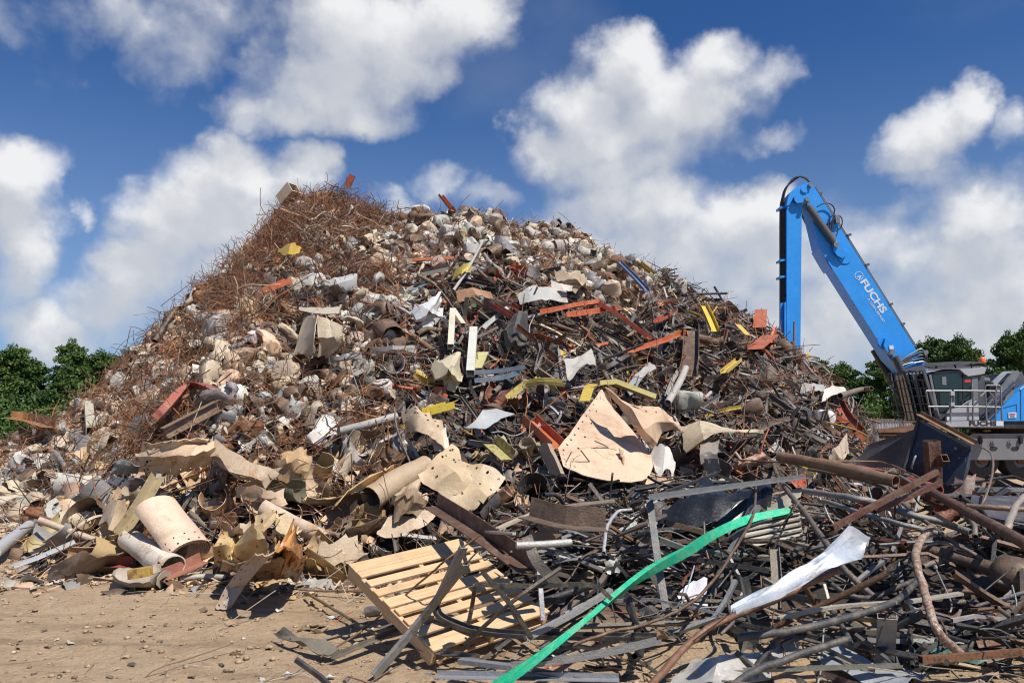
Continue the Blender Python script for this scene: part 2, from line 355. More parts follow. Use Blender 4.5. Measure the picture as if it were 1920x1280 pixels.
# ------------------------------------------------------------------ materials
def mat(name):
    m = bpy.data.materials.new(name); m.use_nodes = True; m.node_tree.nodes.clear(); h = NT(m.node_tree)
    b = h.n.new('ShaderNodeBsdfPrincipled'); o = h.n.new('ShaderNodeOutputMaterial'); h.l.new(b.outputs[0], o.inputs[0]); return m, h, b, o
def bump(h, b, height, dist=.01, strength=1):
    n = h.n.new('ShaderNodeBump'); n.inputs['Distance'].default_value = dist; n.inputs['Strength'].default_value = strength
    h.put(n.inputs['Height'], height); h.l.new(n.outputs[0], b.inputs['Normal'])
def scrap_mat(name, source, metal=.0, rough=.55, holes=False, fine=1.0, dust=.35, stain=.0, relief=.7):
    """painted or bare scrap steel: own colour, rust where the paint failed, dust, scratches"""
    m, h, b, o = mat(name)
    if source == 'obj':
        n = h.n.new('ShaderNodeObjectInfo'); c, a = n.outputs['Color'], n.outputs['Alpha']
    else:
        n = h.n.new('ShaderNodeAttribute'); n.attribute_name = 'Col'; c, a = n.outputs['Color'], n.outputs['Alpha']
    P = h.n.new('ShaderNodeNewGeometry').outputs['Position']
    n1 = h.noise(P, 3.5 * fine, 6, .65, .3); n2 = h.noise(P, 17 * fine, 5, .65); n3 = h.noise(P, 60 * fine, 4, .6); n4 = h.noise(P, 6.1 * fine, 5, .6, .8)
    v = h.m('ADD', h.m('MULTIPLY', n1, .7), h.m('MULTIPLY', n3, .45))
    base = h.mix(1.0, c, h.comb(*[h.lin(v, .3, .85, .72, 1.2)] * 3), 'MULTIPLY')
    r = h.m('ADD', h.m('MULTIPLY', n2, .6), h.m('MULTIPLY', n4, .4))
    thr = h.lin(a, 0, 1, .74, .36)
    rm = h.sm(h.m('SUBTRACT', r, thr), -.02, .06)
    if stain:
        n5 = h.noise(P, 1.7 * fine, 7, .7, .6); n6 = h.noise(h.vm('MULTIPLY', P, (1, 1, .35)), 5.0 * fine, 6, .7, .4)
        base = h.mix(h.sm(n5, .50, .66, 0, stain), base, (.30, .20, .12, 1)); base = h.mix(h.sm(n6, .56, .70, 0, stain), base, (.36, .17, .06, 1)); base = h.mix(h.sm(h.noise(P, 9 * fine, 6, .7), .60, .68, 0, stain * .8), base, (.62, .55, .45, 1))
    rust = h.mix(n3, (.085, .032, .015, 1), (.27, .115, .045, 1))
    base = h.mix(h.m('MULTIPLY', rm, .88), base, rust)
    dm = h.m('MULTIPLY', h.sm(n1, .42, .75), dust)
    base = h.mix(dm, base, (.36, .27, .18, 1))
    h.put(b.inputs['Base Color'], base); h.put(b.inputs['Roughness'], h.m('ADD', h.lin(n2, .3, .7, rough - .1, rough + .15), h.m('MULTIPLY', rm, .25), clamp=True))
    h.put(b.inputs['Metallic'], h.m('MULTIPLY', h.m('SUBTRACT', 1.0, rm), metal))
    bump(h, b, h.m('ADD', h.m('MULTIPLY', n2, 1.0), h.m('MULTIPLY', n3, .4)), .012, relief)
    if holes:
        uv = h.n.new('ShaderNodeUVMap').outputs[0]; u_, v_, _ = h.xyz(uv)
        def row(p, q, at, pitch, rad):
            du = h.m('SUBTRACT', h.m('FRACT', h.m('DIVIDE', p, pitch)), .5); du = h.m('MULTIPLY', du, pitch); dv = h.m('SUBTRACT', q, at)
            return h.m('LESS_THAN', h.m('ADD', h.m('MULTIPLY', du, du), h.m('MULTIPLY', dv, dv)), rad * rad)
        hm = row(u_, v_, .05, .15, .015)
        for q in (row(u_, v_, .17, .15, .013), row(v_, u_, .06, .15, .015), row(v_, u_, .19, .30, .016)): hm = h.m('MAXIMUM', hm, q)
        tr = h.n.new('ShaderNodeBsdfTransparent'); mx = h.n.new('ShaderNodeMixShader'); h.put(mx.inputs[0], hm); h.l.new(b.outputs[0], mx.inputs[1]); h.l.new(tr.outputs[0], mx.inputs[2]); h.l.new(mx.outputs[0], o.inputs[0])
    return m
M_OBJ = scrap_mat('scrap_steel', 'obj', stain=.28); M_ATT = scrap_mat('scrap_steel_mixed', 'att')
M_GAL = scrap_mat('galvanised_steel', 'obj', .45, .5, fine=.9, dust=.4, stain=.25, relief=.35); M_HOLE = scrap_mat('drilled_plate', 'obj', 0, .5, holes=True, dust=.1, stain=.5, fine=.8); M_PLATE = scrap_mat('stained_plate', 'obj', 0, .5, dust=.15, stain=.8, fine=.8); M_DARK = scrap_mat('dark_bar', 'obj', .3, .42, fine=2.0, dust=.10)
M_NEAR = scrap_mat('scrap_steel_close', 'obj', .35, .48, fine=2.6, dust=.4)
def simple(name, col, rough=.5, metal=0, var=.12, scale=6, dirt=.15, coat=0):
    m, h, b, o = mat(name); P = h.n.new('ShaderNodeNewGeometry').outputs['Position']
    n1 = h.noise(P, scale, 6, .6); n2 = h.noise(P, scale * 7, 4, .6)
    base = h.mix(1.0, (*col, 1), h.comb(*[h.lin(n1, .3, .7, 1 - var, 1 + var)] * 3), 'MULTIPLY')
    base = h.mix(h.m('MULTIPLY', h.sm(h.m('ADD', h.m('MULTIPLY', n1, .6), h.m('MULTIPLY', n2, .4)), .52, .7), dirt), base, (.3, .24, .18, 1))
    h.put(b.inputs['Base Color'], base); h.put(b.inputs['Roughness'], h.lin(n2, .3, .7, rough - .07, rough + .1)); b.inputs['Metallic'].default_value = metal
    b.inputs['Coat Weight'].default_value = coat
    bump(h, b, n2, .004, .4); return m
BLUE = simple('blue_machine_paint', (.018, .265, .74), .42, 0, .08, 1.7, .12, .05); DGREY = simple('dark_grey_paint', (.075, .08, .095), .45, 0, .12, 3, .25)
LGREY = simple('light_grey_paint', (.36, .37, .40), .4, 0, .08, 2, .2); MGREY = simple('mid_grey_paint', (.17, .175, .19), .45, 0, .1, 3, .25); BLACK = simple('black_rubber', (.015, .015, .017), .55, 0, .2, 8, .2)
GLASS = simple('tinted_cab_glass', (.012, .022, .022), .06, 0, .05, 2, .03, .6); STEELR = simple('railing_steel', (.20, .21, .22), .42, .4, .1, 9, .15); CHROME = simple('cylinder_rod', (.5, .5, .52), .2, 1, .05, 5, .05)
WHITE = simple('white_lettering', (.55, .62, .70), .5, 0, .04, 6, .05); ORANGE = simple('orange_lens', (.85, .16, .02), .25, 0, .05, 9, .02, .4); YEL = simple('yellow_paint', (.62, .43, .05), .5, 0, .1, 9, .2)
RUST = simple('rusted_steel', (.12, .055, .032), .75, 0, .4, 9, .2); RED = simple('red_paint', (.5, .04, .03), .5)
# ------------------------------------------------------------------ ground
def grid_mesh(xs, ys, hf):
    X, Y = np.meshgrid(xs, ys, indexing='ij'); Z = hf(X, Y); a, b = X.shape
    V = np.stack([X, Y, Z], -1).reshape(-1, 3); I = np.arange(a * b).reshape(a, b)
    q = np.stack([I[:-1, :-1], I[1:, :-1], I[1:, 1:], I[:-1, 1:]], -1).reshape(-1, 4)
    return V, q
def steps(a, b, near0, near1, d):
    out = list(np.arange(near0, near1, d)); s = d; x_ = near1
    while x_ < b: out.append(x_); s *= 1.25; x_ += s
    s = d; x_ = near0; lo = []
    while x_ > a: s *= 1.25; x_ -= s; lo.append(x_)
    return np.array(lo[::-1] + out)
V, q = grid_mesh(steps(-900, 900, -9, 9, .055), steps(-300, 1200, 4, 13, .055), Hground)
me = bpy.data.meshes.new('ground'); raw_mesh(me, V, q.ravel(), np.full(len(q), 4)); me.polygons.foreach_set('use_smooth', np.full(len(q), True))
m, h, b, o = mat('dry_dirt'); P = h.n.new('ShaderNodeNewGeometry').outputs['Position']
n1 = h.noise(P, .45, 6, .6); n2 = h.noise(P, 3.0, 7, .68); n3 = h.noise(P, 22, 6, .7); n4 = h.noise(P, 90, 4, .7)
Px, Py, _ = h.xyz(P)
base = h.mix(h.sm(n2, .38, .72), (.64, .455, .28, 1), (.48, .33, .19, 1)); base = h.mix(h.sm(n1, .45, .7, 0, .7), base, (.63, .45, .285, 1))
base = h.mix(h.sm(n3, .50, .72, 0, .5), base, (.27, .185, .12, 1)); base = h.mix(h.sm(n4, .62, .72, 0, .55), base, (.56, .47, .36, 1))
ruts = h.noise(h.vm('MULTIPLY', P, (.35, 2.6, 1)), 1.1, 5, .6, .6); base = h.mix(h.sm(ruts, .52, .66, 0, .6), base, (.33, .225, .135, 1)); base = h.mix(h.sm(h.noise(P, 1.3, 5, .65, .5), .60, .74, 0, .55), base, (.25, .17, .105, 1)); base = h.mix(h.sm(h.noise(P, 40, 4, .7), .66, .72, 0, .6), base, (.13, .085, .06, 1))
fargrass = h.m('MULTIPLY', h.sm(Py, 46, 60), h.sm(Px, -12, -26)); base = h.mix(fargrass, base, (.05, .09, .02, 1))
h.put(b.inputs['Base Color'], base); b.inputs['Roughness'].default_value = .95
bump(h, b, h.m('ADD', h.m('ADD', h.m('MULTIPLY', n3, 1.2), h.m('MULTIPLY', n4, .5)), h.m('MULTIPLY', n2, 1.5)), .05, 1)
DIRT = m; me.materials.append(m)
g_ = link('ground', me, kind='structure', label='dry tan dirt of the scrap yard')

# clods and stones lying on the dirt
def merge_build(name, items, smooth=False, mats=None, **props):
    """items: (points, faces as (idx array, counts array), colour rgba) -> one mesh with a colour attribute"""
    Vs, Is, Cs, cols = [], [], [], []; n = 0
    for v, (idx, cnt), c in items:
        Vs.append(v); Is.append(idx + n); Cs.append(cnt); cols.append(np.tile(np.array(c, dtype=np.float32), (len(v), 1))); n += len(v)
    me = bpy.data.meshes.new(name); raw_mesh(me, np.vstack(Vs), np.concatenate(Is), np.concatenate(Cs))
    at = me.color_attributes.new('Col', 'FLOAT_COLOR', 'POINT'); c_ = np.vstack(cols)
    if len(c_) == len(me.vertices): at.data.foreach_set('color', c_.ravel())
    if smooth:
        me.polygons.foreach_set('use_smooth', np.full(len(me.polygons), True)); me.set_sharp_from_angle(angle=R(45))
    me.materials.append(mats or M_ATT); o = link(name, me); 
    for a, b_ in props.items(): o[a] = b_
    return o
def packed(m): return (m.v, (np.concatenate([np.array(f) for f in m.f]), np.array([len(f) for f in m.f])))
OCT = M([(1,0,0),(0,1,0),(-1,0,0),(0,-1,0),(0,0,1),(0,0,-1),(.6,.6,.5),(-.6,.6,.5),(-.6,-.6,.5),(.6,-.6,.5)],
        [(0,6,9),(1,7,6),(2,8,7),(3,9,8),(4,9,6),(4,6,7),(4,7,8),(4,8,9),(0,1,6),(1,2,7),(2,3,8),(3,0,9),(5,1,0),(5,2,1),(5,3,2),(5,0,3)])
its = []
ov, of = packed(OCT)
for i in range(5200):
    y_ = 4.6 + nr.rand() ** 1.5 * 8; x_ = nr.uniform(-.72, .5) * y_ - .2
    if Hpile(x_, y_) > .25 or Hheap(x_, y_) > .3: continue
    s_ = .005 + .024 * nr.rand() ** 7
    v = ov * nr.uniform(.6, 1.3, (len(ov), 3)) * s_ * np.array([1.2, 1, .7]); v = v + np.array([x_, y_, float(Hground(x_, y_)) + s_ * .25])
    u_ = nr.rand(); c = (*(np.array((.43,.295,.175)) * nr.uniform(.75, 1.1)), .0) if u_ < .9 else ((.22,.15,.10,.2) if u_ < .985 else (.50,.43,.34,0))
    its.append((v, of, c))
merge_build('gravel', its, kind='stuff', label='clods and small stones lying on the dry dirt')

# ------------------------------------------------------------------ body of the heap
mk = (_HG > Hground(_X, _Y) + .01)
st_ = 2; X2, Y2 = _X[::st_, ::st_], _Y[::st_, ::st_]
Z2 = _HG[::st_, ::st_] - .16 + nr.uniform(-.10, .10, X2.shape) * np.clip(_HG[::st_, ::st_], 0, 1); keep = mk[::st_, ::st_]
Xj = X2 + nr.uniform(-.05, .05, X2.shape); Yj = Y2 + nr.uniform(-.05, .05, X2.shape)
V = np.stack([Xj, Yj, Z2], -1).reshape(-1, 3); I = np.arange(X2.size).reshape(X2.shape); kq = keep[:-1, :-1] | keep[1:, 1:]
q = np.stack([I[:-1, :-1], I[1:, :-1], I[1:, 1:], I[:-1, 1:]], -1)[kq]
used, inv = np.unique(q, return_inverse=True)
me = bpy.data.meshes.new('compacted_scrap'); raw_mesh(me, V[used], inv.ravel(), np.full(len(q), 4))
m, h, b, o = mat('compacted_scrap'); P = h.n.new('ShaderNodeNewGeometry').outputs['Position']
n1 = h.noise(P, 2, 6, .7); n2 = h.noise(P, 9, 5, .7); vo_ = h.n.new('ShaderNodeTexVoronoi'); h.put(vo_.inputs['Vector'], P); vo_.inputs['Scale'].default_value = 9
cs = h.xyz(vo_.outputs['Color'])[0]
base = h.mix(h.sm(cs, .2, .8), (.022, .018, .016, 1), (.07, .042, .028, 1)); base = h.mix(h.sm(n2, .55, .75), base, (.2, .16, .12, 1));  # scrap browns, with the shade of the gaps painted into the colour
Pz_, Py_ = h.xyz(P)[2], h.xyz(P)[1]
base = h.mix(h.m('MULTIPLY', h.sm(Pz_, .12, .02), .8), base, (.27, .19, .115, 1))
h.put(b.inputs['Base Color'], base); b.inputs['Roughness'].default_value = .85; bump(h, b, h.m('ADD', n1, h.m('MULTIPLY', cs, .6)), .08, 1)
me.materials.append(m); link('compacted_scrap', me, kind='stuff', label='mass of compacted scrap inside the heap, coloured dark for the shaded gaps')

# ------------------------------------------------------------------ trees
m, h, b, o = mat('pine_needles'); P = h.n.new('ShaderNodeNewGeometry').outputs['Position']; oi = h.n.new('ShaderNodeObjectInfo')
n1 = h.noise(P, .5, 4, .6); n2 = h.noise(P, 3.5, 3, .6)
base = h.mix(h.sm(n1, .35, .65), (.035, .075, .016, 1), (.09, .15, .03, 1)); base = h.mix(h.sm(n2, .55, .75, 0, .6), base, (.15, .21, .05, 1))
base = h.mix(h.m('MULTIPLY', oi.outputs['Random'], .35), base, (.03, .06, .02, 1))
h.put(b.inputs['Base Color'], base); b.inputs['Roughness'].default_value = .6; b.inputs['Specular IOR Level'].default_value = .3
NEED = m; BARK = simple('pine_bark', (.13, .085, .06), .9, 0, .3, 4, .1)
def leafball(c, r, n, size, rg):
    d = rg.normal(size=(n, 3)); d /= np.linalg.norm(d, axis=1)[:, None]; rad = rg.rand(n) ** .45
    p = c + d * rad[:, None] * r
    a = rg.normal(size=(n, 3)); a /= np.linalg.norm(a, axis=1)[:, None]; b_ = np.cross(a, rg.normal(size=(n, 3))); b_ /= np.linalg.norm(b_, axis=1)[:, None]
    s_ = size * rg.uniform(.6, 1.3, n)[:, None]
    return np.stack([p - a*s_*.5, p + b_*s_*.35, p + a*s_*.6, p - b_*s_*.35], 1)
def make_pine(seed, hgt, wid, low, dense=1.0, bushy=False):
    rg = np.random.RandomState(seed); Q = []; limbs = M()
    lean = rg.uniform(-.4, .4, 2); tr = [np.array((lean[0]*t*t, lean[1]*t*t, hgt * .93 * t)) for t in np.linspace(0, 1, 7)]
    trunk = tube(tr, .2 * hgt / 12, 8, True, [1.3, 1, .9, .75, .6, .4, .15])
    nl = int(34 * dense)
    for i in range(nl):
        u_ = low + (1 - low) * (i + rg.rand()) / nl
        z0 = hgt * .9 * u_; an = i * 2.4 + rg.uniform(-.5, .5)
        prof = (1 - ((u_ - low) / (1 - low)) ** 1.6) * .85 + .22
        if u_ < low + .12: prof *= .7
        L = wid * .5 * prof * rg.uniform(.65, 1.15); rise = rg.uniform(.05, .45) * L
        bx, by = lean * (z0 / hgt) ** 2
        tip = np.array((bx + math.cos(an) * L, by + math.sin(an) * L, z0 + rise)); root = np.array((bx, by, z0)); mid = (root + tip) / 2 - np.array((0, 0, .1 * L))
        trunk.add(tube([root, mid, tip], .055 * hgt / 12, 5, False, [1, .7, .3]))
        for kk in range(rg.randint(3, 6)):
            f = rg.uniform(.45, 1.08); c = root + (tip - root) * f + rg.normal(size=3) * np.array((.32, .32, .18)) * (L * .35)
            rr = rg.uniform(.4, .85) * wid * .165
            Q.append(leafball(c, np.array((rr * 1.2, rr * 1.2, rr * .62)), int(rg.randint(130, 190)), .27, rg))
    Q.append(leafball(np.array((lean[0], lean[1], hgt * .95)), np.array((.6, .6, .7)), 120, .24, rg))
    Q = np.vstack(Q); crown = M(); crown.v = Q.reshape(-1, 3); crown.f = [(4*i, 4*i+1, 4*i+2, 4*i+3) for i in range(len(Q))]
    return crown.mesh('crown', [NEED]), trunk.mesh('trunk', [BARK], 'auto')
PV = [make_pine(1, 12, 7.5, .18), make_pine(2, 12, 6.4, .12), make_pine(3, 12, 8.2, .32, 1.1), make_pine(4, 12, 7, .05, 1.2), make_pine(5, 12, 6, .25, .85)]
def ground_z(x_, y_): return -.02
def tree(px, top, Y, v, wmul, label, rz=0, group='pines beyond the scrap yard'):
    p = Dp(px, top, Y); hgt = p[2] + .02; s_ = hgt / 12
    e = empty('pine_tree', (p[0], Y, -.02), label, 'tree', group); c = link('crown', PV[v][0], e); t_ = link('trunk', PV[v][1], e)
    e.scale = (s_ * wmul, s_ * wmul, s_); e.rotation_euler = (0, 0, rz)
for i, a in enumerate([
 (-120, 640, 88, 0, 1.0, 'pine beyond the outer end of the tree row'),
 (22, 642, 80, 3, 1.25, 'broad dark pine at the outer end of the row behind the low heap end'),
 (60, 668, 86, 0, 1.15, 'dark pine pressed against the broad dark pine at the row end'),
 (142, 632, 84, 1, .95, 'tallest rounded pine in the row beside the rebar covered shoulder of the heap'),
 (118, 680, 78, 3, 1.0, 'low bushy pine standing between the two tall ones left of the heap'),
 (192, 652, 86, 2, 1.05, 'spreading pine just left of where the rebar slope hides the row'),
 (232, 650, 90, 4, 1.2, 'pine crown peeping over the rebar shoulder of the heap'),
 (-30, 690, 74, 1, 1.1, 'lower pine in front of the broad dark one at the picture edge'),
 (1530, 668, 88, 3, 1.1, 'small pine showing behind the blue stick and end of the heap'),
 (1578, 676, 92, 0, 1.15, 'low rounded pine between the blue stick and the slatted cab guard'),
 (1655, 664, 90, 1, 1.15, 'dark pine directly under the lower end of the blue boom'),
 (1700, 690, 84, 3, 1.0, 'low dense pine behind the slatted cab guard'),
 (1745, 628, 96, 0, 1.0, 'pine rising between the blue boom and the cab roof'),
 (1795, 624, 92, 2, .9, 'tall layered pine right above the cab roof'),
 (1835, 700, 90, 4, 1.1, 'short pine showing just behind the orange beacon'),
 (1885, 618, 90, 1, .75, 'open layered pine right of the orange beacon'),
 (1925, 604, 88, 2, 1.0, 'tall dark pine cut by the edge above the machine body'),
 (2010, 640, 92, 0, 1.0, 'pine behind the machine tail, out past the edge'),
 (1615, 700, 95, 3, 1.2, 'low pine right behind the corrugated fence'),
]): tree(*a[:5], a[5], rz=i * 1.7)
# scrubby broad bushes at the foot of the trees
def bushmesh(seed, w_, h_):
    rg = np.random.RandomState(seed); Q = []
    for i in range(34):
        a = rg.rand() * 6.28; r_ = rg.rand() ** .5 * w_ / 2; z0 = rg.uniform(.15, .82) * h_ * (1 - (r_ / (w_ / 2)) ** 2 * .5)
        Q.append(leafball(np.array((math.cos(a) * r_, math.sin(a) * r_ * .7, z0)), np.array((w_*.13, w_*.13, h_*.16)), 110, .24, rg))
    Q = np.vstack(Q); m_ = M(); m_.v = Q.reshape(-1, 3); m_.f = [(4*i, 4*i+1, 4*i+2, 4*i+3) for i in range(len(Q))]; return m_.mesh('foliage', [NEED])
BV = [bushmesh(s_, 7, 3.6) for s_ in (31, 32, 33)]
for i, (px, top, Y, s_) in enumerate([(-60, 760, 66, 1.1), (5, 752, 62, 1.0), (62, 756, 64, 1.1), (120, 750, 66, 1.1), (178, 742, 64, 1.1), (230, 730, 70, 1.2), (25, 716, 76, 1.4), (100, 712, 78, 1.4), (165, 706, 79, 1.4), (215, 715, 80, 1.4),
                                      (1535, 730, 86, 1.2), (1590, 736, 86, 1.2), (1650, 726, 88, 1.3), (1712, 730, 88, 1.2), (1780, 736, 84, 1.2), (1850, 740, 84, 1.1), (1910, 730, 84, 1.2), (1985, 736, 84, 1.2)]):
    p = Dp(px, top, Y); bo = link('bush', BV[i % 3]); bo.location = (p[0], Y, -.05); zz = p[2] / 3.3; bo.scale = (s_, s_, zz); bo.rotation_euler = (0, 0, i * 1.3)
    side = 'behind the low end of the heap' if px < 900 else 'behind the machine and fence'
    what = ['rounded green bush', 'dark green bush', 'pale green ragged bush', 'tall leafy bush'][i % 4]
    bo['label'] = f"{what}, {'first second third fourth fifth sixth seventh eighth ninth tenth'.split()[i if px < 900 else i - 10]} along the tree line {side}"; bo['category'] = 'bush'; bo['group'] = 'bushes under the pines'

# ------------------------------------------------------------------ corrugated fence
fe = empty('corrugated_fence', (Dp(1600, 795, 70)[0], 70, -.02), 'pale grey corrugated metal fence on rusty posts behind the heap', 'fence')
FZ = EYE + (795 - 785) / F * 70
x0, x1 = Dp(1400, 795, 70)[0], Dp(1760, 795, 70)[0]
FEN = simple('fence_sheet', (.33, .345, .37), .5, .2, .15, 1, .25)
xs = np.arange(x0, x1, .12); pr = np.array([[(x_, 70 + (.035 if i % 2 else -.035), z_) for z_ in (0.02, FZ)] for i, x_ in enumerate(xs)])
part('fence_sheet', shell(pr, .006), fe, FEN, False)
part('top_rail', box(x0, x1, 69.86, 69.94, FZ - .12, FZ - .02), fe, RUST)
for x_ in np.arange(x0 + .5, x1, 2.6): part('post', box(x_, x_ + .11, 69.74, 69.855, 0, FZ + .12), fe, RUST)

# ------------------------------------------------------------------ the blue material handler
MY = 26.3
def slab(px_pts, Y0, Y1, at=None):
    pts = [Dp(x_, y_, at or Y0) for x_, y_ in px_pts]; n = len(pts)
    v = [(p[0], Y0, p[2]) for p in pts] + [(p[0], Y1, p[2]) for p in pts]
    area = sum(pts[i][0] * pts[(i+1) % n][2] - pts[(i+1) % n][0] * pts[i][2] for i in range(n))
    f = [tuple(range(n)), tuple(range(2*n-1, n-1, -1))] + [(i, i + n, (i+1) % n + n, (i+1) % n) for i in range(n)]
    if area < 0: f = [x_[::-1] for x_ in f]
    return M(v, f)
def bar(a, b, w_, h_=None): return sweep(rect(w_, h_ or w_), [a, b])
def pipe(pts, r, Y=None, n=8): return tube(spline([Dp(x_, y_, Y if Y else MY) if len(q_) == 2 else Dp(q_[0], q_[1], q_[2]) for q_ in pts for x_, y_ in [q_[:2]]], 5) if len(pts) > 2 else [Dp(q_[0], q_[1], q_[2] if len(q_) > 2 else Y) for q_ in pts], r, n)
def disc(px, py, r, Y0, Y1, n=18):
    c = Dp(px, py, Y0); return sweep(ring(r, n), [(c[0], Y0, c[2]), (c[0], Y1, c[2])])
mh = empty('material_handler', (Dp(1850, 860, MY)[0], MY, 0), 'blue long boomed material handler with raised cab standing behind the heap', 'material handler')
B0, B1 = 26.45, 27.1
# boom
boom = slab([(1512,343),(1524,346),(1545,379),(1640,530),(1716,652),(1742,694),(1800,775),(1808,800),(1790,806),(1768,790),(1692,698),(1668,672),(1654,650),(1590,550),(1547,482),(1535,462),(1520,398),(1506,372),(1503,352)], B0, B1)
bo = part('boom', boom, mh, BLUE)
part('boom_pad', slab([(1536,466),(1549,488),(1560,506),(1552,494)], B0 + .05, B1 + .12), bo, BLUE)
for (px, py, r_) in ((1587, 482, .26), (1663, 640, .28)):
    part('mount_ring', disc(px - 3, py, r_, B0 - .012, B0 + .05, 26), bo, BLUE)
    for dy in (0,):
        part('mount_ring', disc(px - 3, py, r_ * .86, B0 - .03, B0 + .04, 26), bo, BLUE)
# lugs carrying the cylinders
part('cylinder_lug', slab([(1563,455),(1571,452),(1579,460),(1588,478),(1580,484),(1571,480),(1563,470)], B0 - .14, B0 - .02), bo, BLUE)
part('cylinder_lug', slab([(1660,634),(1672,640),(1680,660),(1676,668),(1666,662),(1657,648)], B0 - .14, B0 - .02), bo, BLUE)
# lubrication pipes on the boom's back
for off in (0, 2.5):
    part('boom_pipe', pipe([(1528 + off, 350), (1580 + off, 432), (1650 + off, 545), (1716 + off, 650)], .022, B0 + .25 + off * .04), bo, STEELR)
for (px, py) in ((1534,364),(1589,441),(1623,497),(1667,571),(1690,608)): part('pipe_clamp', slab([(px, py-2),(px+7,py-4),(px+8,py),(px+2,py+3)], B0 + .15, B0 + .45), bo, DGREY)
# stick
Sx0 = 26.4
stick = slab([(1475,384),(1475,690),(1482,716),(1500,716),(1500.5,690),(1503.5,386),(1503,375),(1498,362),(1480,364)], Sx0, Sx0 + .52)
stk = part('stick', stick, mh, BLUE)
head = slab([(1477,372),(1481,361),(1492,352),(1508,344),(1519,341),(1522,349),(1517,358),(1518,368),(1515,377),(1503,380),(1495,381),(1490,376),(1489,368),(1480,384),(1475,386)], Sx0 - .16, Sx0 + .1)
part('stick_head', head, stk, BLUE)
part('stick_head', slab([(1478,374),(1484,360),(1497,350),(1519,341),(1523,350),(1517,372),(1503,382),(1478,386)], Sx0 + .45, Sx0 + .66, Sx0), stk, BLUE)
part('pivot_ring', disc(1508.5, 356, .125, Sx0 - .19, Sx0 - .1, 24), stk, BLUE)
part('pivot_ring', disc(1508.5, 356, .09, Sx0 - .205, Sx0 - .1, 24), stk, BLUE)
for (px, py) in ((1520.5, 346), (1514.5, 373)): part('pin', disc(px, py, .075, Sx0 - .26, Sx0 + .8, 14), stk, STEELR)
part('gusset', slab([(1475,386),(1476,392),(1482,388),(1496,388),(1503,393),(1504,386)], Sx0 - .02, Sx0 + .54), stk, BLUE)
# hoses down the stick's outer face
for i, (dx, dY) in enumerate(((-2, .12), (-4.5, .2), (-7, .3), (-9.0, .42))):
    part('hydraulic_hose', pipe([(1530 - i*2, 362 + i), (1519 - i, 343 - i), (1504, 332 - i*.6), (1488 + i, 335 + i*.5), (1475 - i*.5, 352), (1470 + dx*.4, 372), (1472 + dx, 400), (1472 + dx, 520), (1472 + dx, 690)], .03, Sx0 + dY, 7), stk, BLACK)
for py in (387, 486, 517, 613): part('hose_clamp', slab([(1463,py),(1476,py-1),(1476,py+3),(1463,py+4)], Sx0 + .06, Sx0 + .5), stk, BLUE)
part('hose_guard', slab([(1463.5,568),(1475,566),(1475,690),(1463.5,690)], Sx0 + .1, Sx0 + .14), stk, BLUE)
part('hose_guard', slab([(1471,567),(1474,566),(1474,690),(1471,690)], Sx0 - .03, Sx0 + .1), stk, BLUE)
# cylinders
cyl = part('stick_cylinder', sweep(ring(.125, 14), [Dp(1515, 386, B0 - .1), Dp(1561, 451, B0 - .1)]), mh, DGREY)
part('cylinder_rod', sweep(ring(.06, 10), [Dp(1514, 374, B0 - .1), Dp(1516, 387, B0 - .1)]), cyl, CHROME)
part('pin', disc(1568.5, 458.5, .09, B0 - .22, B0 + .05, 14), cyl, STEELR)
part('end_fitting', sweep(ring(.09, 10), [Dp(1560, 449, B0 - .1), Dp(1568, 458, B0 - .1)]), cyl, STEELR)
part('stick_cylinder', sweep(ring(.12, 12), [Dp(1503, 392, B1 + .3), Dp(1549, 484, B1 + .3)]), mh, BLACK)
bc = part('boom_cylinder', sweep(ring(.14, 14), [Dp(1678, 668, B0 - .12), Dp(1692, 698, B0 - .12), Dp(1740, 800, B0 + .1)]), mh, DGREY)
part('pin', disc(1674, 660, .09, B0 - .24, B0 + .05, 14), bc, STEELR); part('serial_plate', slab([(1667,648),(1675,647),(1676,654),(1668,655)], B0 - .165, B0 - .15), bc, WHITE)
part('boom_cylinder', sweep(ring(.15, 12), [Dp(1640, 655, B1 + .25), Dp(1730, 810, B1 + .2)]), mh, BLACK)
# loose hoses
for pts in ([(1532,388),(1545,381),(1556,382),(1564,390),(1564,402)], [(1556,432),(1552,420),(1556,408),(1566,404),(1574,406)], [(1560,430),(1562,414),(1572,404),(1579,412),(1577,426),(1567,434)],
            [(1558,440),(1556,425),(1563,410),(1570,406)]): part('hydraulic_hose', pipe(pts, .022, B0 - .12, 6), bo, BLACK)
part('valve_block', slab([(1566,404),(1574,403),(1576,416),(1568,418)], B0 - .15, B0 + .2), bo, STEELR)
part('valve_block', slab([(1560,438),(1566,436),(1568,450),(1562,452)], B0 - .2, B0 - .05), bo, STEELR)
for i in range(5): part('hydraulic_hose', pipe([(1688, 678 + i*2), (1700 + i*2, 668 + i*3), (1715, 660 + i*5), (1728 + i, 654 + i*6), (1738 + i, 668 + i * 5)], .025, B0 - .1 - .03 * i, 6), bo, BLACK if i % 4 else STEELR)
part('work_lamp', slab([(1732,660),(1740,656),(1741,662),(1735,667)], B0 - .2, B0), bo, MGREY)
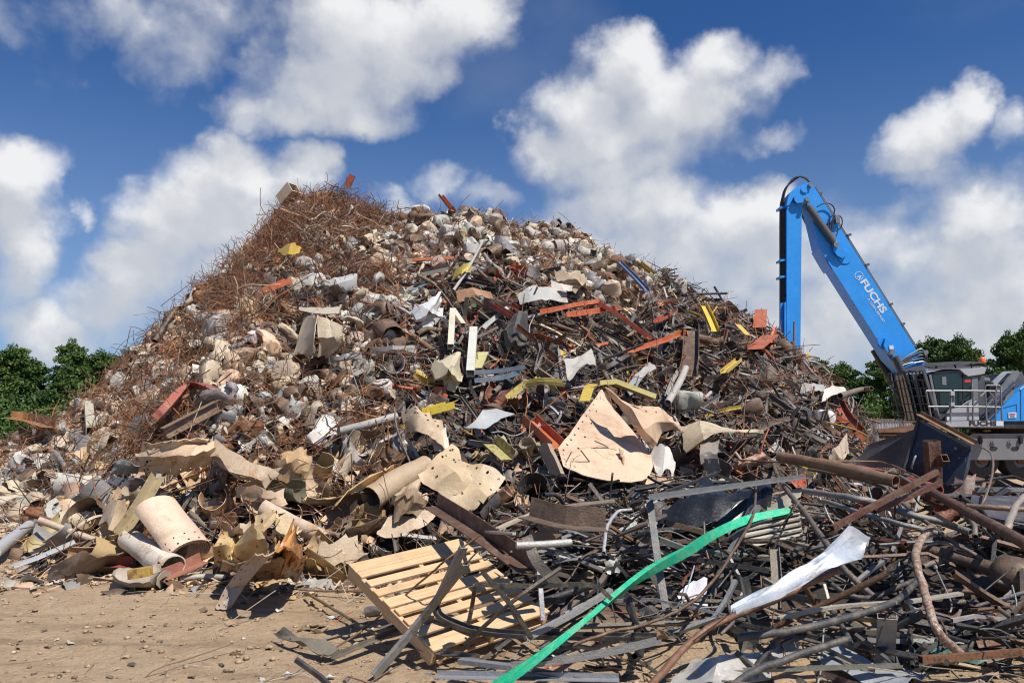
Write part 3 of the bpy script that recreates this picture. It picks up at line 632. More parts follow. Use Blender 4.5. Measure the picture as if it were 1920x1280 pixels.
# writing on the boom
def text_mesh(body, size, bold=.0, sx=1.0, ext=.003):
    c = bpy.data.curves.new('text', 'FONT'); c.body = body; c.size = size; c.offset = bold; c.extrude = ext; c.space_character = 1.02
    o = bpy.data.objects.new('text', c); COL.objects.link(o); dg = bpy.context.evaluated_depsgraph_get(); me = bpy.data.meshes.new_from_object(o.evaluated_get(dg))
    v = np.array([tuple(p.co) for p in me.vertices]); f = [tuple(p.vertices) for p in me.polygons]; bpy.data.objects.remove(o); bpy.data.meshes.remove(me)
    v[:, 0] *= sx; return M(v, f)
def write(body, px, py, Y, size, ang, parent, mt, bold=0, sx=1.0, center=False):
    m_ = text_mesh(body, size, bold, sx); p = Dp(px, py, Y)
    if center: m_.v[:, 0] -= (m_.v[:, 0].max() + m_.v[:, 0].min()) / 2
    Rm = Matrix.Rotation(ang, 4, 'Y') @ Matrix.Rotation(R(90), 4, 'X'); m_.t(Rm); m_.v += p
    return part('lettering', m_, parent, mt, False)
AN = R(57.5)
write('FUCHS', 1612, 528, B0 - .006, .33, AN, bo, WHITE, .012, 1.25)
write('A TEREX BRAND', 1626, 561, B0 - .006, .115, AN, bo, WHITE, .001, 1.05)
c0 = Dp(1610.5, 517, B0)
rg_ = hollow(ring(.145, 28), ring(.128, 28), [(c0[0], B0 - .008, c0[2]), (c0[0], B0 + .02, c0[2])]); part('emblem', rg_, bo, WHITE)
write('A', 1606.5, 518.5, B0 - .006, .2, AN, bo, WHITE, .006, .95)
# cab
CB0, CB1 = 25.0, 26.2
cab = part('cab', slab([(1744,702),(1762,696),(1800,694),(1822,704),(1846,704),(1848,790),(1764,792),(1757,770)], CB0, CB1), mh, DGREY)
part('door_glass', slab([(1748,703),(1797,697),(1806,712),(1808,745),(1800,762),(1782,772),(1762,772)], CB0 - .03, CB0 - .004), cab, GLASS)
part('side_glass', slab([(1809,705),(1822,706),(1822,752),(1809,752)], CB0 - .03, CB0 - .004), cab, GLASS)
part('door_frame', slab([(1805,700),(1809,704),(1809.5,748),(1801,765),(1783,776),(1783,773),(1799,762),(1806,747),(1806,712)], CB0 - .05, CB0 - .032), cab, BLACK)
part('door_frame', slab([(1742,702),(1746,701),(1762,779),(1758,780)], CB0 - .06, CB0 - .01), cab, MGREY)
part('seat', slab([(1766,706),(1774,706),(1775,722),(1767,721)], CB0 - .045, CB0 - .033), cab, MGREY)
part('warning_sticker', slab([(1808,711),(1820,710.5),(1820,716.5),(1808,717)], CB0 - .045, CB0 - .032), cab, RED)
part('roof', slab([(1734,699),(1738,695),(1760,689),(1800,686),(1838,686),(1850,689),(1846,700),(1830,703),(1816,705),(1808,700),(1800,692),(1770,692),(1745,697)], CB0 - .1, CB1 + .05), cab, LGREY)
part('rear_pillar', slab([(1822,706),(1833,707),(1834,748),(1822,750)], CB0 - .04, CB0 + .1), cab, MGREY)
# roof guard of parallel slats
rgd = part('roof_guard', slab([(1692,694),(1730,685),(1742,680),(1800,677),(1838,678),(1837,681),(1800,681),(1752,683),(1738,690),(1732,695)], CB0 - .15, CB0 - .05), mh, DGREY)
for i in range(9):
    Y_ = CB0 - .15 + i * .16; a_ = Dp(1730, 686, CB0); b_ = Dp(1838, 679.5, CB0)
    part('guard_slat', bar((a_[0], Y_, a_[2]), (b_[0], Y_, b_[2]), .03, .05), rgd, DGREY)
for px in (1755, 1790, 1820): part('guard_foot', slab([(px, 680), (px+3, 680), (px+3, 690), (px, 690)], CB0 - .1, CB0 - .05), rgd, BLACK)
# slatted front guard
fg = part('front_guard', bar(Dp(1731, 692, CB0 - .1), Dp(1760, 792, CB0 - .1), .08), mh, DGREY)
for i in range(11):
    f_ = i / 10; top = Dp(1731 - 3.6 * i, 694 + .1 * i, CB0 - .1); bot = Dp(1757 - 4.5 * i, 790 - .3 * i, CB0 - .1)
    Y_ = CB0 - .08 + .11 * i
    part('guard_bar', bar((top[0], Y_, top[2]), (bot[0], Y_, bot[2]), .045, .02), fg, BLACK if i % 3 else DGREY)
for j in range(7):
    u_ = j / 6; a_ = Dp(1731 + 26 * u_, 696 + 92 * u_, CB0 - .1); b_ = Dp(1695 + 17 * u_, 696 + 90 * u_, CB0 - .1)
    part('guard_crossbar', bar((a_[0], CB0 - .1, a_[2]), (b_[0], CB0 + 1.02, b_[2]), .03), fg, DGREY)
part('cab_front', slab([(1700,702),(1744,700),(1764,790),(1722,792)], CB0 + .35, CB1 - .1), fg, GLASS)
part('front_glass', slab([(1738,700),(1742,701),(1764,790),(1748,790)], CB0 + .1, CB1 - .1), fg, GLASS)
# beacon
be = part('beacon', disc(1842, 676, .0001, CB0, CB0 + .001, 4), mh, ORANGE)
cb = Dp(1842, 677, CB0 + .3)
lens = sweep(ring(.105, 14), [cb + np.array((0, 0, z_)) for z_ in (-.07, .0, .07, .12, .15)], True, None, [.95, 1, .9, .6, .2]); part('lens', lens, be, ORANGE, True)
part('beacon_stem', sweep(ring(.035, 8), [cb + np.array((0, 0, -.3)), cb + np.array((0, 0, -.07))]), be, BLACK)
# walkway, railing, steps
WK = 24.55
wy = part('walkway', slab([(1774,789),(1882,788),(1882,800),(1774,800)], WK, CB0 - .12), mh, LGREY)
write('FUCHS', 1843, 797.6, WK - .006, .2, 0, wy, BLACK, .008, 1.35, True)
part('edge_plate', slab([(1868,790),(1881,789.5),(1881,798),(1868,798)], WK - .012, WK - .002), wy, WHITE)
RR = .028
rl = part('railing', tube([Dp(1736, 732.5, WK), Dp(1784, 732.5, WK)], RR, 7), mh, STEELR)
for pts in ([(1788,732),(1878,733)], [(1740,762),(1784,762)], [(1788,761.5),(1878,763)], [(1736,732),(1746,783)], [(1784,732),(1782,792)], [(1788,732),(1788,760)], [(1825,732),(1824,798)], [(1866,733),(1867,798)],
            [(1850,788),(1847,724),(1850,722),(1872,722),(1876,724),(1879,795)], [(1838,743),(1850,732)], [(1868,732),(1868,722)], [(1855,735),(1869,752)]):
    P_ = [Dp(x_, y_, WK + .02 * (i % 2)) for i, (x_, y_) in enumerate(pts)]; part('rail', tube(P_, RR, 7), rl, STEELR)
part('gate_latch', slab([(1783,733),(1790,733),(1790,741),(1783,741)], WK - .05, WK + .05), rl, LGREY); part('gate_latch', slab([(1783,754),(1790,754),(1790,761),(1783,761)], WK - .05, WK + .05), rl, LGREY)
part('step_box', slab([(1780,774),(1788,766),(1808,762),(1820,752),(1831,747),(1834,750),(1836,787),(1780,788)], WK + .12, CB0 - .1), mh, LGREY)
part('warning_sticker', slab([(1775.5,781),(1780,781),(1780,787.5),(1775.5,787.5)], WK - .03, WK - .01), wy, WHITE)
# cab lift arms and engine hoses behind the cab
la = part('lift_arm', slab([(1836,783),(1838,775),(1902,697),(1910,694),(1912,700),(1905,712),(1846,788)], 25.1, 25.22), mh, MGREY)
part('lift_arm', slab([(1862,716),(1884,696),(1907,695),(1906,698),(1888,700),(1866,724)], 25.3, 25.42), la, LGREY)
part('lift_arm', slab([(1840,748),(1846,742),(1900,700),(1904,704),(1850,752)], 25.5, 25.62), la, DGREY)
part('lift_arm', slab([(1843,786),(1900,730),(1902,736),(1852,790)], 25.1, 25.2), la, MGREY)
for i in range(4): part('hydraulic_hose', pipe([(1842, 778 + i*3), (1862 + i*2, 752 + i*2), (1888, 728 + i*3), (1902, 714 + i*3)], .03, 25.0 - .05 * i, 6), la, BLACK if i % 2 else CHROME)
part('air_filter', sweep(ring(.22, 16), [Dp(1828, 716, 25.9), Dp(1850, 718, 25.9)]), mh, BLACK)
part('machinery_block', slab([(1834,722),(1862,716),(1880,725),(1900,740),(1900,790),(1836,790)], 25.9, 27.6), mh, BLACK)
part('boom_bracket', slab([(1900,735),(1903,712),(1908,697),(1916,696),(1925,716),(1950,724),(1945,745),(1905,748)], 25.3, 27.4), mh, DGREY)
# blue upper body
ub = part('engine_housing', slab([(1862,789),(1878,763),(1912,730),(1934,718),(2030,712),(2044,722),(2046,789)], 25.0, 28.2), mh, BLUE)
for a_ in ([(1881,764),(1906,757),(1906.6,757.3),(1906.6,782),(1906,782),(1906,758),(1881,764.6)], [(1914,730),(1914.7,730),(1914.7,788),(1914,788)], [(1980,716),(1980.7,716),(1980.7,788),(1980,788)]): part('panel_seam', slab(a_, 24.985, 25.01), ub, DGREY)
lb = part('notice', slab([(1891,773),(1906,772.5),(1906,783),(1891,783.5)], 24.975, 24.99), ub, WHITE); part('notice_text', slab([(1893,775),(1904,774.6),(1904,776.6),(1893,777)], 24.965, 24.974), lb, RED)
for yy in (778.4, 780.8): part('notice_text', slab([(1894,yy),(1903,yy),(1903,yy+.8),(1894,yy+.8)], 24.965, 24.974), lb, MGREY)
part('letter_edge', slab([(1913,729),(1920,723.5),(1920,725),(1913,731)], 24.97, 24.99), ub, WHITE)
part('lower_deck', slab([(1800,789),(2046,789.5),(2046,803),(1806,803)], 25.05, 28.1), mh, BLACK)
part('slew_ring', sweep(ring(.95, 30), [Dp(1880, 812, 26.6), Dp(1880, 803, 26.6)]), mh, RUST)
part('yellow_tag', slab([(1845,806),(1858,805.5),(1858,809),(1845,809.5)], 25.55, 25.62), mh, YEL)
# undercarriage
uc = part('undercarriage', slab([(1811,822),(1824,812.5),(2060,812),(2072,822),(2072,850),(2058,861),(1820,862),(1812,856)], 25.2, 25.45), mh, MGREY)
part('undercarriage_top', slab([(1811,822),(1824,812.5),(2060,812),(2072,822)], 25.45, 28.0), uc, MGREY)
part('axle_beam', slab([(1840,830),(2060,830),(2060,850),(1840,850)], 25.8, 27.8), uc, DGREY)
for px in (1864, 1904, 1990):
    part('step_slot', slab([(px-8,840),(px-5,837),(px+4,837),(px+7,840),(px+4,844),(px-5,844)], 25.185, 25.199), uc, BLACK)
for px in (1865, 1897, 1980): part('bolt', disc(px, 829, .055, 25.13, 25.2, 12), uc, STEELR); part('bolt', disc(px - 5, 829, .03, 25.15, 25.2, 8), uc, STEELR)
for px in (1840, 1916): part('hook', slab([(px-3,820),(px+1,817),(px+3,824),(px+2,832),(px-2,832)], 25.1, 25.19), uc, BLACK)
gz = 0.0
for i, (px, Yw) in enumerate(((1842, 25.5), (1915, 25.5), (1995, 25.5), (1842, 27.4), (1915, 27.4), (1995, 27.4))):
    c = Dp(px, 860, Yw); r_ = .56
    wh = part('wheel', hollow(ring(r_, 28), ring(.26, 28), [(c[0], Yw, r_), (c[0], Yw + .12, r_), (c[0], Yw + .45, r_), (c[0], Yw + .57, r_)], None, [.93, 1, 1, .93]), mh, BLACK)
    part('rim', sweep(ring(.27, 20), [(c[0], Yw + .08, r_), (c[0], Yw + .5, r_)]), wh, MGREY); part('hub', sweep(ring(.12, 12), [(c[0], Yw - .02, r_), (c[0], Yw + .2, r_)]), wh, RUST)
# ------------------------------------------------------------------ library of scrap shapes (each a few variants)
def rot_rand(rg): return np.array(Matrix.Rotation(rg.uniform(0, 6.28), 3, Vector(rg.normal(size=3)).normalized()))
def tank(seed, n=14, m=11):
    """crushed cylinder with domed ends, dented, often torn open"""
    rg = np.random.RandomState(seed); L = rg.uniform(.36, .5); r = rg.uniform(.13, .165); P_ = []
    prof = []
    for i in range(m):
        u = i / (m - 1); x_ = (u - .5) * L; e = abs(u - .5) * 2
        rr = r * math.sqrt(max(0, 1 - max(0, (e - .55) / .45) ** 2.4)); prof.append((x_, max(rr, .012)))
    V = np.array([(x_, rr * math.cos(2*math.pi*j/n), rr * math.sin(2*math.pi*j/n)) for x_, rr in prof for j in range(n)])
    tw = rg.uniform(-.8, .8); fl = rg.uniform(.3, .9); fl2 = rg.uniform(.45, 1.0); smooth_ = seed % 3 != 1
    u = V[:, 0] / L; k_ = fl + (fl2 - fl) * (u + .5); V[:, 2] *= k_; V[:, 1] *= 1 + (1 - k_) * .35
    a = tw * u; V[:, 1], V[:, 2] = V[:, 1]*np.cos(a) - V[:, 2]*np.sin(a), V[:, 1]*np.sin(a) + V[:, 2]*np.cos(a)
    for i in range(rg.randint(2, 5) if smooth_ else rg.randint(4, 8)):
        d = rg.normal(size=3); d /= np.linalg.norm(d); c = np.array((d[0]*L*.45, d[1]*r, d[2]*r*fl)); dd = np.linalg.norm(V - c, axis=1)
        V -= np.outer(np.exp(-(dd / rg.uniform(.04, .11)) ** 2), d) * rg.uniform(.05, .15)
    bend = rg.uniform(-.6, .6); V[:, 2] += bend * V[:, 0] ** 2 / L; V += rg.normal(size=V.shape) * (.004 if smooth_ else .011)
    F_ = []; hole = rg.rand() < .72; hj = rg.randint(n); hw = rg.randint(3, 8); hi = rg.randint(0, 3); hl = rg.randint(3, 7)
    for i in range(m - 1):
        for j in range(n):
            if hole and (j - hj) % n < hw and hi <= i < hi + hl: continue
            F_.append((i*n+j, i*n+(j+1) % n, (i+1)*n+(j+1) % n, (i+1)*n+j))
    F_.append(tuple(range(n))); F_.append(tuple(range((m-1)*n, m*n))[::-1])
    M_ = M(V, F_)
    if seed % 3 == 0:                                     # foot ring
        M_.add(sweep(rect(.006, .05), [np.array((L*.5, r*.75*math.cos(t), r*.75*fl*math.sin(t))) for t in np.linspace(0, 5.4, 9)])); M_.mi = None
    return M_
def bent(curv, w_, nx, ny, thick, rg, jag=0.15, warp=.03, L=None, twist=0):
    """plate folded along its length; curv: [(place 0..1, angle, softness)]"""
    L = L or 1.0; u = np.linspace(0, 1, nx); th = np.zeros(nx)
    for (c, a, s_) in curv: th += a * (1 / (1 + np.exp(-(u - c) / s_)))
    th -= th.mean(); ds = L / (nx - 1); X = np.concatenate([[0], np.cumsum(np.cos((th[1:] + th[:-1]) / 2) * ds)]); Zc = np.concatenate([[0], np.cumsum(np.sin((th[1:] + th[:-1]) / 2) * ds)])
    X -= X.mean(); Zc -= Zc.mean(); v = np.linspace(-.5, .5, ny); G = np.zeros((nx, ny, 3)); N_ = smooth_noise(nx, ny, rg, 3) * warp
    e0 = 1 - jag * rg.rand(nx); e1 = 1 - jag * rg.rand(nx)
    for i in range(nx):
        for j in range(ny):
            vv = v[j] * w_ * (e0[i] if v[j] < 0 else e1[i]); t = twist * (u[i] - .5)
            jx = (rg.rand() * jag * L * .3 * (1 if i == 0 else -1)) if i in (0, nx-1) else 0
            G[i, j] = (X[i] + jx, vv * math.cos(t), Zc[i] + N_[i, j] + vv * math.sin(t))
    uv = np.array([[(u[i] * L, (v[j] + .5) * w_) for j in range(ny)] for i in range(nx)])
    return shell(G, thick, uv)
def torn_sheet(seed):
    rg = np.random.RandomState(seed); L = rg.uniform(.4, .75); nb = rg.randint(1, 4)
    return bent([(rg.rand(), rg.uniform(-1.8, 1.8), rg.choice([.012, .03, .08])) for _ in range(nb)], rg.uniform(.2, .5), 9, 6, .006, rg, .35, .06, L, rg.uniform(-.6, .6))
def curled(seed):
    rg = np.random.RandomState(seed); L = rg.uniform(.5, 1.0); c = rg.uniform(2, 4.6)
    return bent([(k_ / 6, c / 6, .08) for k_ in range(7)], rg.uniform(.3, .8), 13, 5, .008, rg, .12, .03, L, rg.uniform(-.3, .3))
def fragment(seed):
    rg = np.random.RandomState(seed); s_ = rg.uniform(.08, .2)
    return bent([(.5, rg.uniform(-1.5, 1.5), .1)], s_ * rg.uniform(.5, 1), 4, 3, .006, rg, .4, .03, s_ * 1.4, rg.uniform(-.5, .5))
def kinked(rg, L, k_=None, n=3, amp=.25):
    k_ = k_ or rg.randint(0, 3); xs_ = np.linspace(-.5, .5, 3 + n) * L; off = np.zeros((len(xs_), 2)); a = rg.normal(size=2) * 0; sl = np.zeros(2)
    for i in range(1, len(xs_)):
        if rg.rand() < .45: sl = sl + rg.normal(size=2) * amp
        off[i] = off[i-1] + sl * (xs_[i] - xs_[i-1])
    off -= off.mean(axis=0); return [np.array((x_, o_[0], o_[1])) for x_, o_ in zip(xs_, off)]
def channel(seed):
    rg = np.random.RandomState(seed); L = rg.uniform(.6, 1.25); w_ = rg.uniform(.05, .11); pr = [prof_U(w_, w_*.5, .006), prof_L(w_, w_*.8, .006), prof_L(w_*.8, w_*.8, .006), prof_U(w_*.8, w_*.7, .005), prof_I(w_, w_, .007)][seed % 5]
    P_ = kinked(rg, L, n=1 + rg.randint(2), amp=.4); return sweep(pr, P_, True, np.linspace(0, rg.uniform(-.5, .5), len(P_)))
def pipe_v(seed):
    rg = np.random.RandomState(seed); L = rg.uniform(.5, 1.2); r = rg.uniform(.018, .05); P_ = spline(kinked(rg, L, n=1, amp=.5), 3)
    return hollow(ring(r, 9), ring(r * .8, 9), P_)
def conduit(seed):
    rg = np.random.RandomState(seed); L = rg.uniform(1.2, 2.2); P_ = [np.array((0, 0, 0.))]; d = np.array((1, 0, 0.)); 
    for i in range(5): d = d + rg.normal(size=3) * np.array((.1, .42, .22)); d /= np.linalg.norm(d); P_.append(P_[-1] + d * L / 5)
    P_ = np.array(P_); P_ -= P_.mean(axis=0); return tube(spline(list(P_), 4), rg.uniform(.009, .016), 6)
def strip(seed):
    rg = np.random.RandomState(seed); L = rg.uniform(.5, 1.3)
    return bent([(rg.rand(), rg.uniform(-1.2, 1.2), .08) for _ in range(3)], rg.uniform(.03, .08), 10, 2, .006, rg, .05, .01, L, rg.uniform(-2, 2))
def sqtube(seed):
    rg = np.random.RandomState(seed); L = rg.uniform(.9, 2.1); w_ = rg.uniform(.026, .045); P_ = kinked(rg, L, n=1 + rg.randint(3), amp=.28)
    return hollow(rect(w_, w_), rect(w_*.8, w_*.8), P_)
def rod(seed, thick=.009):
    rg = np.random.RandomState(seed); L = rg.uniform(.7, 1.7); return tube(spline(kinked(rg, L, n=2, amp=.35), 2), rg.uniform(.6, 1.15) * thick, 5)
def wire(seed, L, r, n=6, k_=3):
    rg = np.random.RandomState(seed); d = np.array((1, 0, 0.)); P_ = [np.zeros(3)]; cv = rg.normal(size=3) * (.18 if rg.rand() < .6 else .8); r = r * rg.choice([.6, .9, 1.0, 1.5])
    for i in range(n): d = d + cv * .5 + rg.normal(size=3) * .13; d /= np.linalg.norm(d); P_.append(P_[-1] + d * L / n)
    P_ = np.array(P_); P_ -= P_.mean(axis=0); return tube(list(P_), r, k_, False)
def tangle(seed):
    rg = np.random.RandomState(seed); m_ = M(); ax = rot_rand(rg)
    for i in range(46):
        t_ = wire(seed * 100 + i, rg.uniform(.5, 1.15), rg.uniform(.005, .009), 6)
        R_ = rot_rand(rg) if rg.rand() < .35 else np.array(Matrix.Rotation(rg.normal() * .35, 3, Vector(rg.normal(size=3)).normalized()))
        t_.v = t_.v @ R_.T + rg.normal(size=3) * np.array((.22, .2, .09)); m_.add(t_)
    m_.mi = None; return m_
def chunk(seed):
    rg = np.random.RandomState(seed); m_ = box(-.5, .5, -.35, .35, -.22, .22); m_.v = m_.v * rg.uniform(.7, 1.2, m_.v.shape) * .3
    return m_
LIB = {}
def lib(kind, fn, n, s0, smooth):
    LIB[kind] = []
    for i in range(n):
        m_ = fn(s0 + i); me = m_.mesh(kind, [M_OBJ], smooth); LIB[kind].append((m_, packed(m_), me))
lib('crushed_tank', tank, 34, 100, 'auto'); lib('torn_sheet', torn_sheet, 26, 200, 'auto'); lib('curled_plate', curled, 16, 300, 'auto'); lib('channel_bar', channel, 20, 400, False)
lib('bent_pipe', pipe_v, 14, 500, 'auto'); lib('conduit', conduit, 12, 600, True); lib('steel_strip', strip, 16, 700, 'auto'); lib('square_tube', sqtube, 18, 800, False)
lib('rebar_rod', rod, 14, 900, True); lib('wire_tangle', tangle, 9, 1000, False); lib('fragment', fragment, 16, 1100, False)
WIRES = [packed(wire(2000 + i, 1.0, .0062, 7)) for i in range(44)]

C_ = dict(cream=(.50,.405,.295), white=(.62,.58,.52), palegrey=(.40,.38,.35), grey=(.24,.24,.24), dark=(.050,.049,.050), brown=(.12,.075,.05), steel=(.16,.13,.11), orange=(.52,.115,.04), redor=(.42,.07,.035), yellow=(.60,.41,.06),
          tan=(.65,.45,.295), ochre=(.46,.31,.15), blue=(.06,.14,.28), teal=(.04,.25,.26), rust=(.22,.082,.030), rustred=(.17,.06,.04), ember=(.36,.14,.04), galv=(.42,.43,.45), green=(.02,.50,.30), pink=(.55,.35,.28), silver=(.5,.5,.5), olive=(.16,.16,.10))
CN = dict(cream='cream', white='white', palegrey='pale grey', grey='grey', dark='blackish', brown='brown', steel='dull steel', orange='orange', redor='red-orange', yellow='yellow', tan='tan', ochre='ochre', blue='blue', teal='teal', rust='rusty', rustred='rusty red', ember='orange brown', galv='galvanised', green='green', pink='pinkish', silver='silvery', olive='drab')
HEROES = []      # (px, py, phrase) landmarks
EXC = []         # picture ellipses (cx, cy, rx, ry) that loose pieces keep clear of
def near_exc(px, py, grow=1.0):
    r_ = np.zeros(np.shape(px), bool)
    for (cx, cy, rx, ry) in EXC: r_ |= ((px - cx) / (rx * grow)) ** 2 + ((py - cy) / (ry * grow)) ** 2 < 1
    return r_
def hero(name, m_, label, cat, col, a=.25, mt=None, smooth='auto', exc=None, land=None, group=None):
    c = m_.v.mean(axis=0); m_.v = m_.v - c
    me = m_.mesh(name, [mt or M_OBJ], smooth); o = link(name, me); o.location = c
    cc = C_[col] if isinstance(col, str) else col
    if cc[0] > 2.2 * cc[2] and cc[0] > .4 and 'plate' not in name and name != 'tan_roll': a = min(.8, a + .14); cc = (cc[0] * .88, cc[1] * .92, cc[2])
    o.color = (*cc, a)
    o['label'] = label; o['category'] = cat
    if group: o['group'] = group
    if exc: EXC.append(exc)
    if land:
        px, py = project(c[0], c[1], c[2]); HEROES.append((float(px), float(py), land))
    return o
def sp(*pts, lift=.12): return [S(q[0], q[1], q[2] if len(q) > 2 else lift) for q in pts]
def rows(*rr): return [[S(*q) if len(q) == 3 else Dp(q[0], q[1], q[3]) for q in r_] for r_ in rr]

# ---- upper slope pieces
def beam(name, pts, w_, prof, label, cat, col, a=.2, lift=.2, exc=True, land=None, smooth=False, mt=None, sm=True, group=None, tw=None):
    P_ = sp(*pts, lift=lift)
    if len(P_) > 2 and sm: P_ = spline(P_, 4)
    pr = {'U': prof_U(w_, w_*.5, .008), 'L': prof_L(w_, w_*.75, .008), 'I': prof_I(w_, w_, .01), 'R': rect(w_, w_*.6), 'F': rect(w_, .01), 'O': ring(w_/2, 9)}[prof]
    if prof == 'O': m_ = hollow(pr, ring(w_*.41, 9), P_); smooth = 'auto'
    elif prof == 'R': m_ = hollow(rect(w_, w_), rect(w_*.84, w_*.84), P_)
    else: m_ = sweep(pr, P_, True, np.linspace(0, tw, len(P_)) if tw else None)
    if exc:
        for q in range(len(pts) - 1):
            (x0, y0), (x1, y1) = pts[q][:2], pts[q+1][:2]
            for t in np.linspace(0, 1, max(2, int(math.hypot(x1-x0, y1-y0) / 22))): EXC.append((x0+(x1-x0)*t, y0+(y1-y0)*t, 17, 11))
    return hero(name, m_, label, cat, col, a, mt, smooth, None, land, group)
beam('channel_bar', [(1020,588),(1070,577),(1120,570)], .17, 'U', 'long orange channel rising to the kink of the bent orange pair', 'steel channel', 'orange', .25, .45, land='the long orange channel', sm=False, tw=.3)
beam('channel_bar', [(1120,570),(1170,602),(1216,636)], .15, 'U', 'bright orange channel running downhill from the kink of the orange pair', 'steel channel', 'redor', .12, .45, sm=False)
beam('channel_bar', [(1062,595),(1110,588),(1162,581)], .14, 'L', 'short orange angle lying just under the long orange channel', 'steel channel', 'orange', .35, .35, sm=False)
beam('channel_bar', [(920,573),(972,606)], .17, 'U', 'dark red channel sloping downhill beside the grey curved panel', 'steel channel', 'redor', .5, .35)
beam('channel_bar', [(1230,605),(1265,588)], .13, 'U', 'ridged red channel near the yellow bars on the far slope', 'steel channel', 'redor', .15, .35)
beam('channel_bar', [(1175,662),(1240,642),(1282,625),(1288,636)], .11, 'L', 'bent orange angle with a hooked tip below the kinked pair', 'steel channel', 'orange', .3, .3, land='the hooked orange angle')
beam('channel_bar', [(1180,650),(1200,662),(1228,666)], .1, 'F', 'curled orange strip under the hooked orange angle', 'steel strip', 'orange', .25, .3)
beam('channel_bar', [(990,790),(1045,842)], .24, 'U', 'stout orange slotted channel pointing at the large drilled plate', 'steel channel', 'orange', .2, .25, land='the stout orange slotted channel')
beam('channel_bar', [(500,548),(542,530)], .2, 'U', 'flat orange bar lying among cream tanks high on the rebar side', 'steel channel', 'orange', .2, .45, land='the flat orange bar high on the rebar side')
beam('channel_bar', [(775,490),(850,486)], .12, 'U', 'orange channel lying level among the crest tanks', 'steel channel', 'orange', .25, .4, land='the level orange channel near the crest')
beam('channel_bar', [(1424,614),(1427,580)], .32, 'F', 'orange slab standing upright on the skyline beside the blue stick', 'steel slab', 'orange', .35, .35, exc=False, land='the upright orange slab on the skyline')
beam('channel_bar', [(1412,655),(1445,628)], .38, 'F', 'curved orange plate near the skyline below the upright slab', 'steel plate', 'orange', .45, .35)
beam('channel_bar', [(650,350),(660,328)], .17, 'U', 'rusty red channel stub sticking up from the very top', 'steel channel', 'redor', .5, .35, exc=False, land='the channel stub on the very top')
beam('channel_bar', [(825,368),(848,396)], .15, 'U', 'orange channel end poking up beside the crest tanks', 'steel channel', 'orange', .3, .4, exc=False)
beam('channel_bar', [(530,378),(552,352)], .34, 'R', 'pale square beam end jutting from the top rebar tangle', 'steel beam', 'cream', .3, .35, exc=False, land='the pale beam end at the top')
beam('channel_bar', [(1160,492),(1190,522),(1212,546)], .13, 'U', 'long blue channel slanting down just below the far crest', 'steel channel', (.10,.17,.30), .15, .45, land='the blue channel')
beam('channel_bar', [(882,703),(930,700),(985,692)], .14, 'U', 'dark blue bent rail lying level at mid slope', 'steel rail', (.08,.13,.20), .2, .3, land='the dark blue bent rail')
beam('channel_bar', [(890,718),(940,712),(975,702)], .1, 'L', 'second blue rail just under the dark blue bent rail', 'steel rail', (.09,.15,.22), .2, .25)
beam('steel_strip', [(768,545),(800,532)], .11, 'F', 'teal strip wedged under the crest orange channel', 'steel strip', (.03,.22,.33), .15, .4)
beam('channel_bar', [(955,748),(985,725),(1020,718),(1056,722)], .13, 'U', 'curved pale yellow rail above the large drilled plate', 'steel rail', (.55,.44,.13), .15, .3, land='the curved pale yellow rail')
beam('channel_bar', [(1132,722),(1150,720),(1226,749)], .16, 'U', 'straight pale yellow channel above the peak of the drilled plate', 'steel channel', (.60,.50,.16), .1, .45, land='the straight pale yellow channel', sm=False)
beam('channel_bar', [(1096,752),(1104,728),(1112,720)], .16, 'F', 'twisted yellow strip hanging at the drilled plate peak', 'steel strip', 'yellow', .3, .4)
beam('channel_bar', [(1318,574),(1330,598),(1340,622)], .18, 'U', 'bright yellow slotted channel on the far shoulder', 'steel channel', (.70,.50,.05), .2, .4, land='the bright yellow slotted channel')
beam('channel_bar', [(1292,584),(1312,592)], .2, 'F', 'yellow plate end beside the bright yellow slotted channel', 'steel plate', 'yellow', .25, .4)
beam('channel_bar', [(1197,494),(1222,514)], .14, 'U', 'mustard channel on the skyline beyond the blue channel', 'steel channel', (.42,.28,.07), .35, .4)
beam('channel_bar', [(1383,608),(1402,628)], .16, 'F', 'yellow bar near the skyline above the curved orange plate', 'steel bar', 'yellow', .25, .35)
beam('channel_bar', [(1357,700),(1385,677)], .13, 'U', 'yellow angle beside a pale tank low on the far shoulder', 'steel angle', 'yellow', .2, .35)
beam('channel_bar', [(800,778),(845,765)], .2, 'U', 'yellow and black bar beside the silver curved panel', 'steel bar', (.60,.43,.03), .2, .3, land='the yellow and black bar')
beam('channel_bar', [(928,832),(962,862)], .2, 'L', 'grey angle with worn yellow paint below the silver panel', 'steel angle', (.42,.36,.12), .4, .25)
beam('square_post', [(882,700),(888,618)], .13, 'R', 'white square post standing upright at mid slope', 'steel post', (.56,.56,.50), .12, .4, land='the white upright post')
beam('square_post', [(845,650),(849,582)], .1, 'R', 'thin pale yellow post upright under the white torn sheet', 'steel post', (.6,.57,.44), .15, .5)
beam('square_post', [(849,582),(868,610)], .09, 'R', 'pale batten leaning from the top of the thin pale post', 'steel post', (.55,.5,.38), .2, .45)
beam('channel_bar', [(905,660),(892,690)], .2, 'F', 'yellow smeared grey strip beside the white upright post', 'steel strip', (.55,.5,.2), .2, .35)
beam('bent_pipe', [(850,545),(880,500),(905,452)], .06, 'O', 'long bent grey pipe leaning up toward the crest', 'pipe', 'palegrey', .15, .5, exc=False, land='the long leaning grey pipe')
beam('bent_pipe', [(640,808),(690,795),(745,780)], .12, 'O', 'grey straight pipe left of the folded cream collar', 'pipe', 'palegrey', .2, .35, land='the straight grey pipe at mid slope')
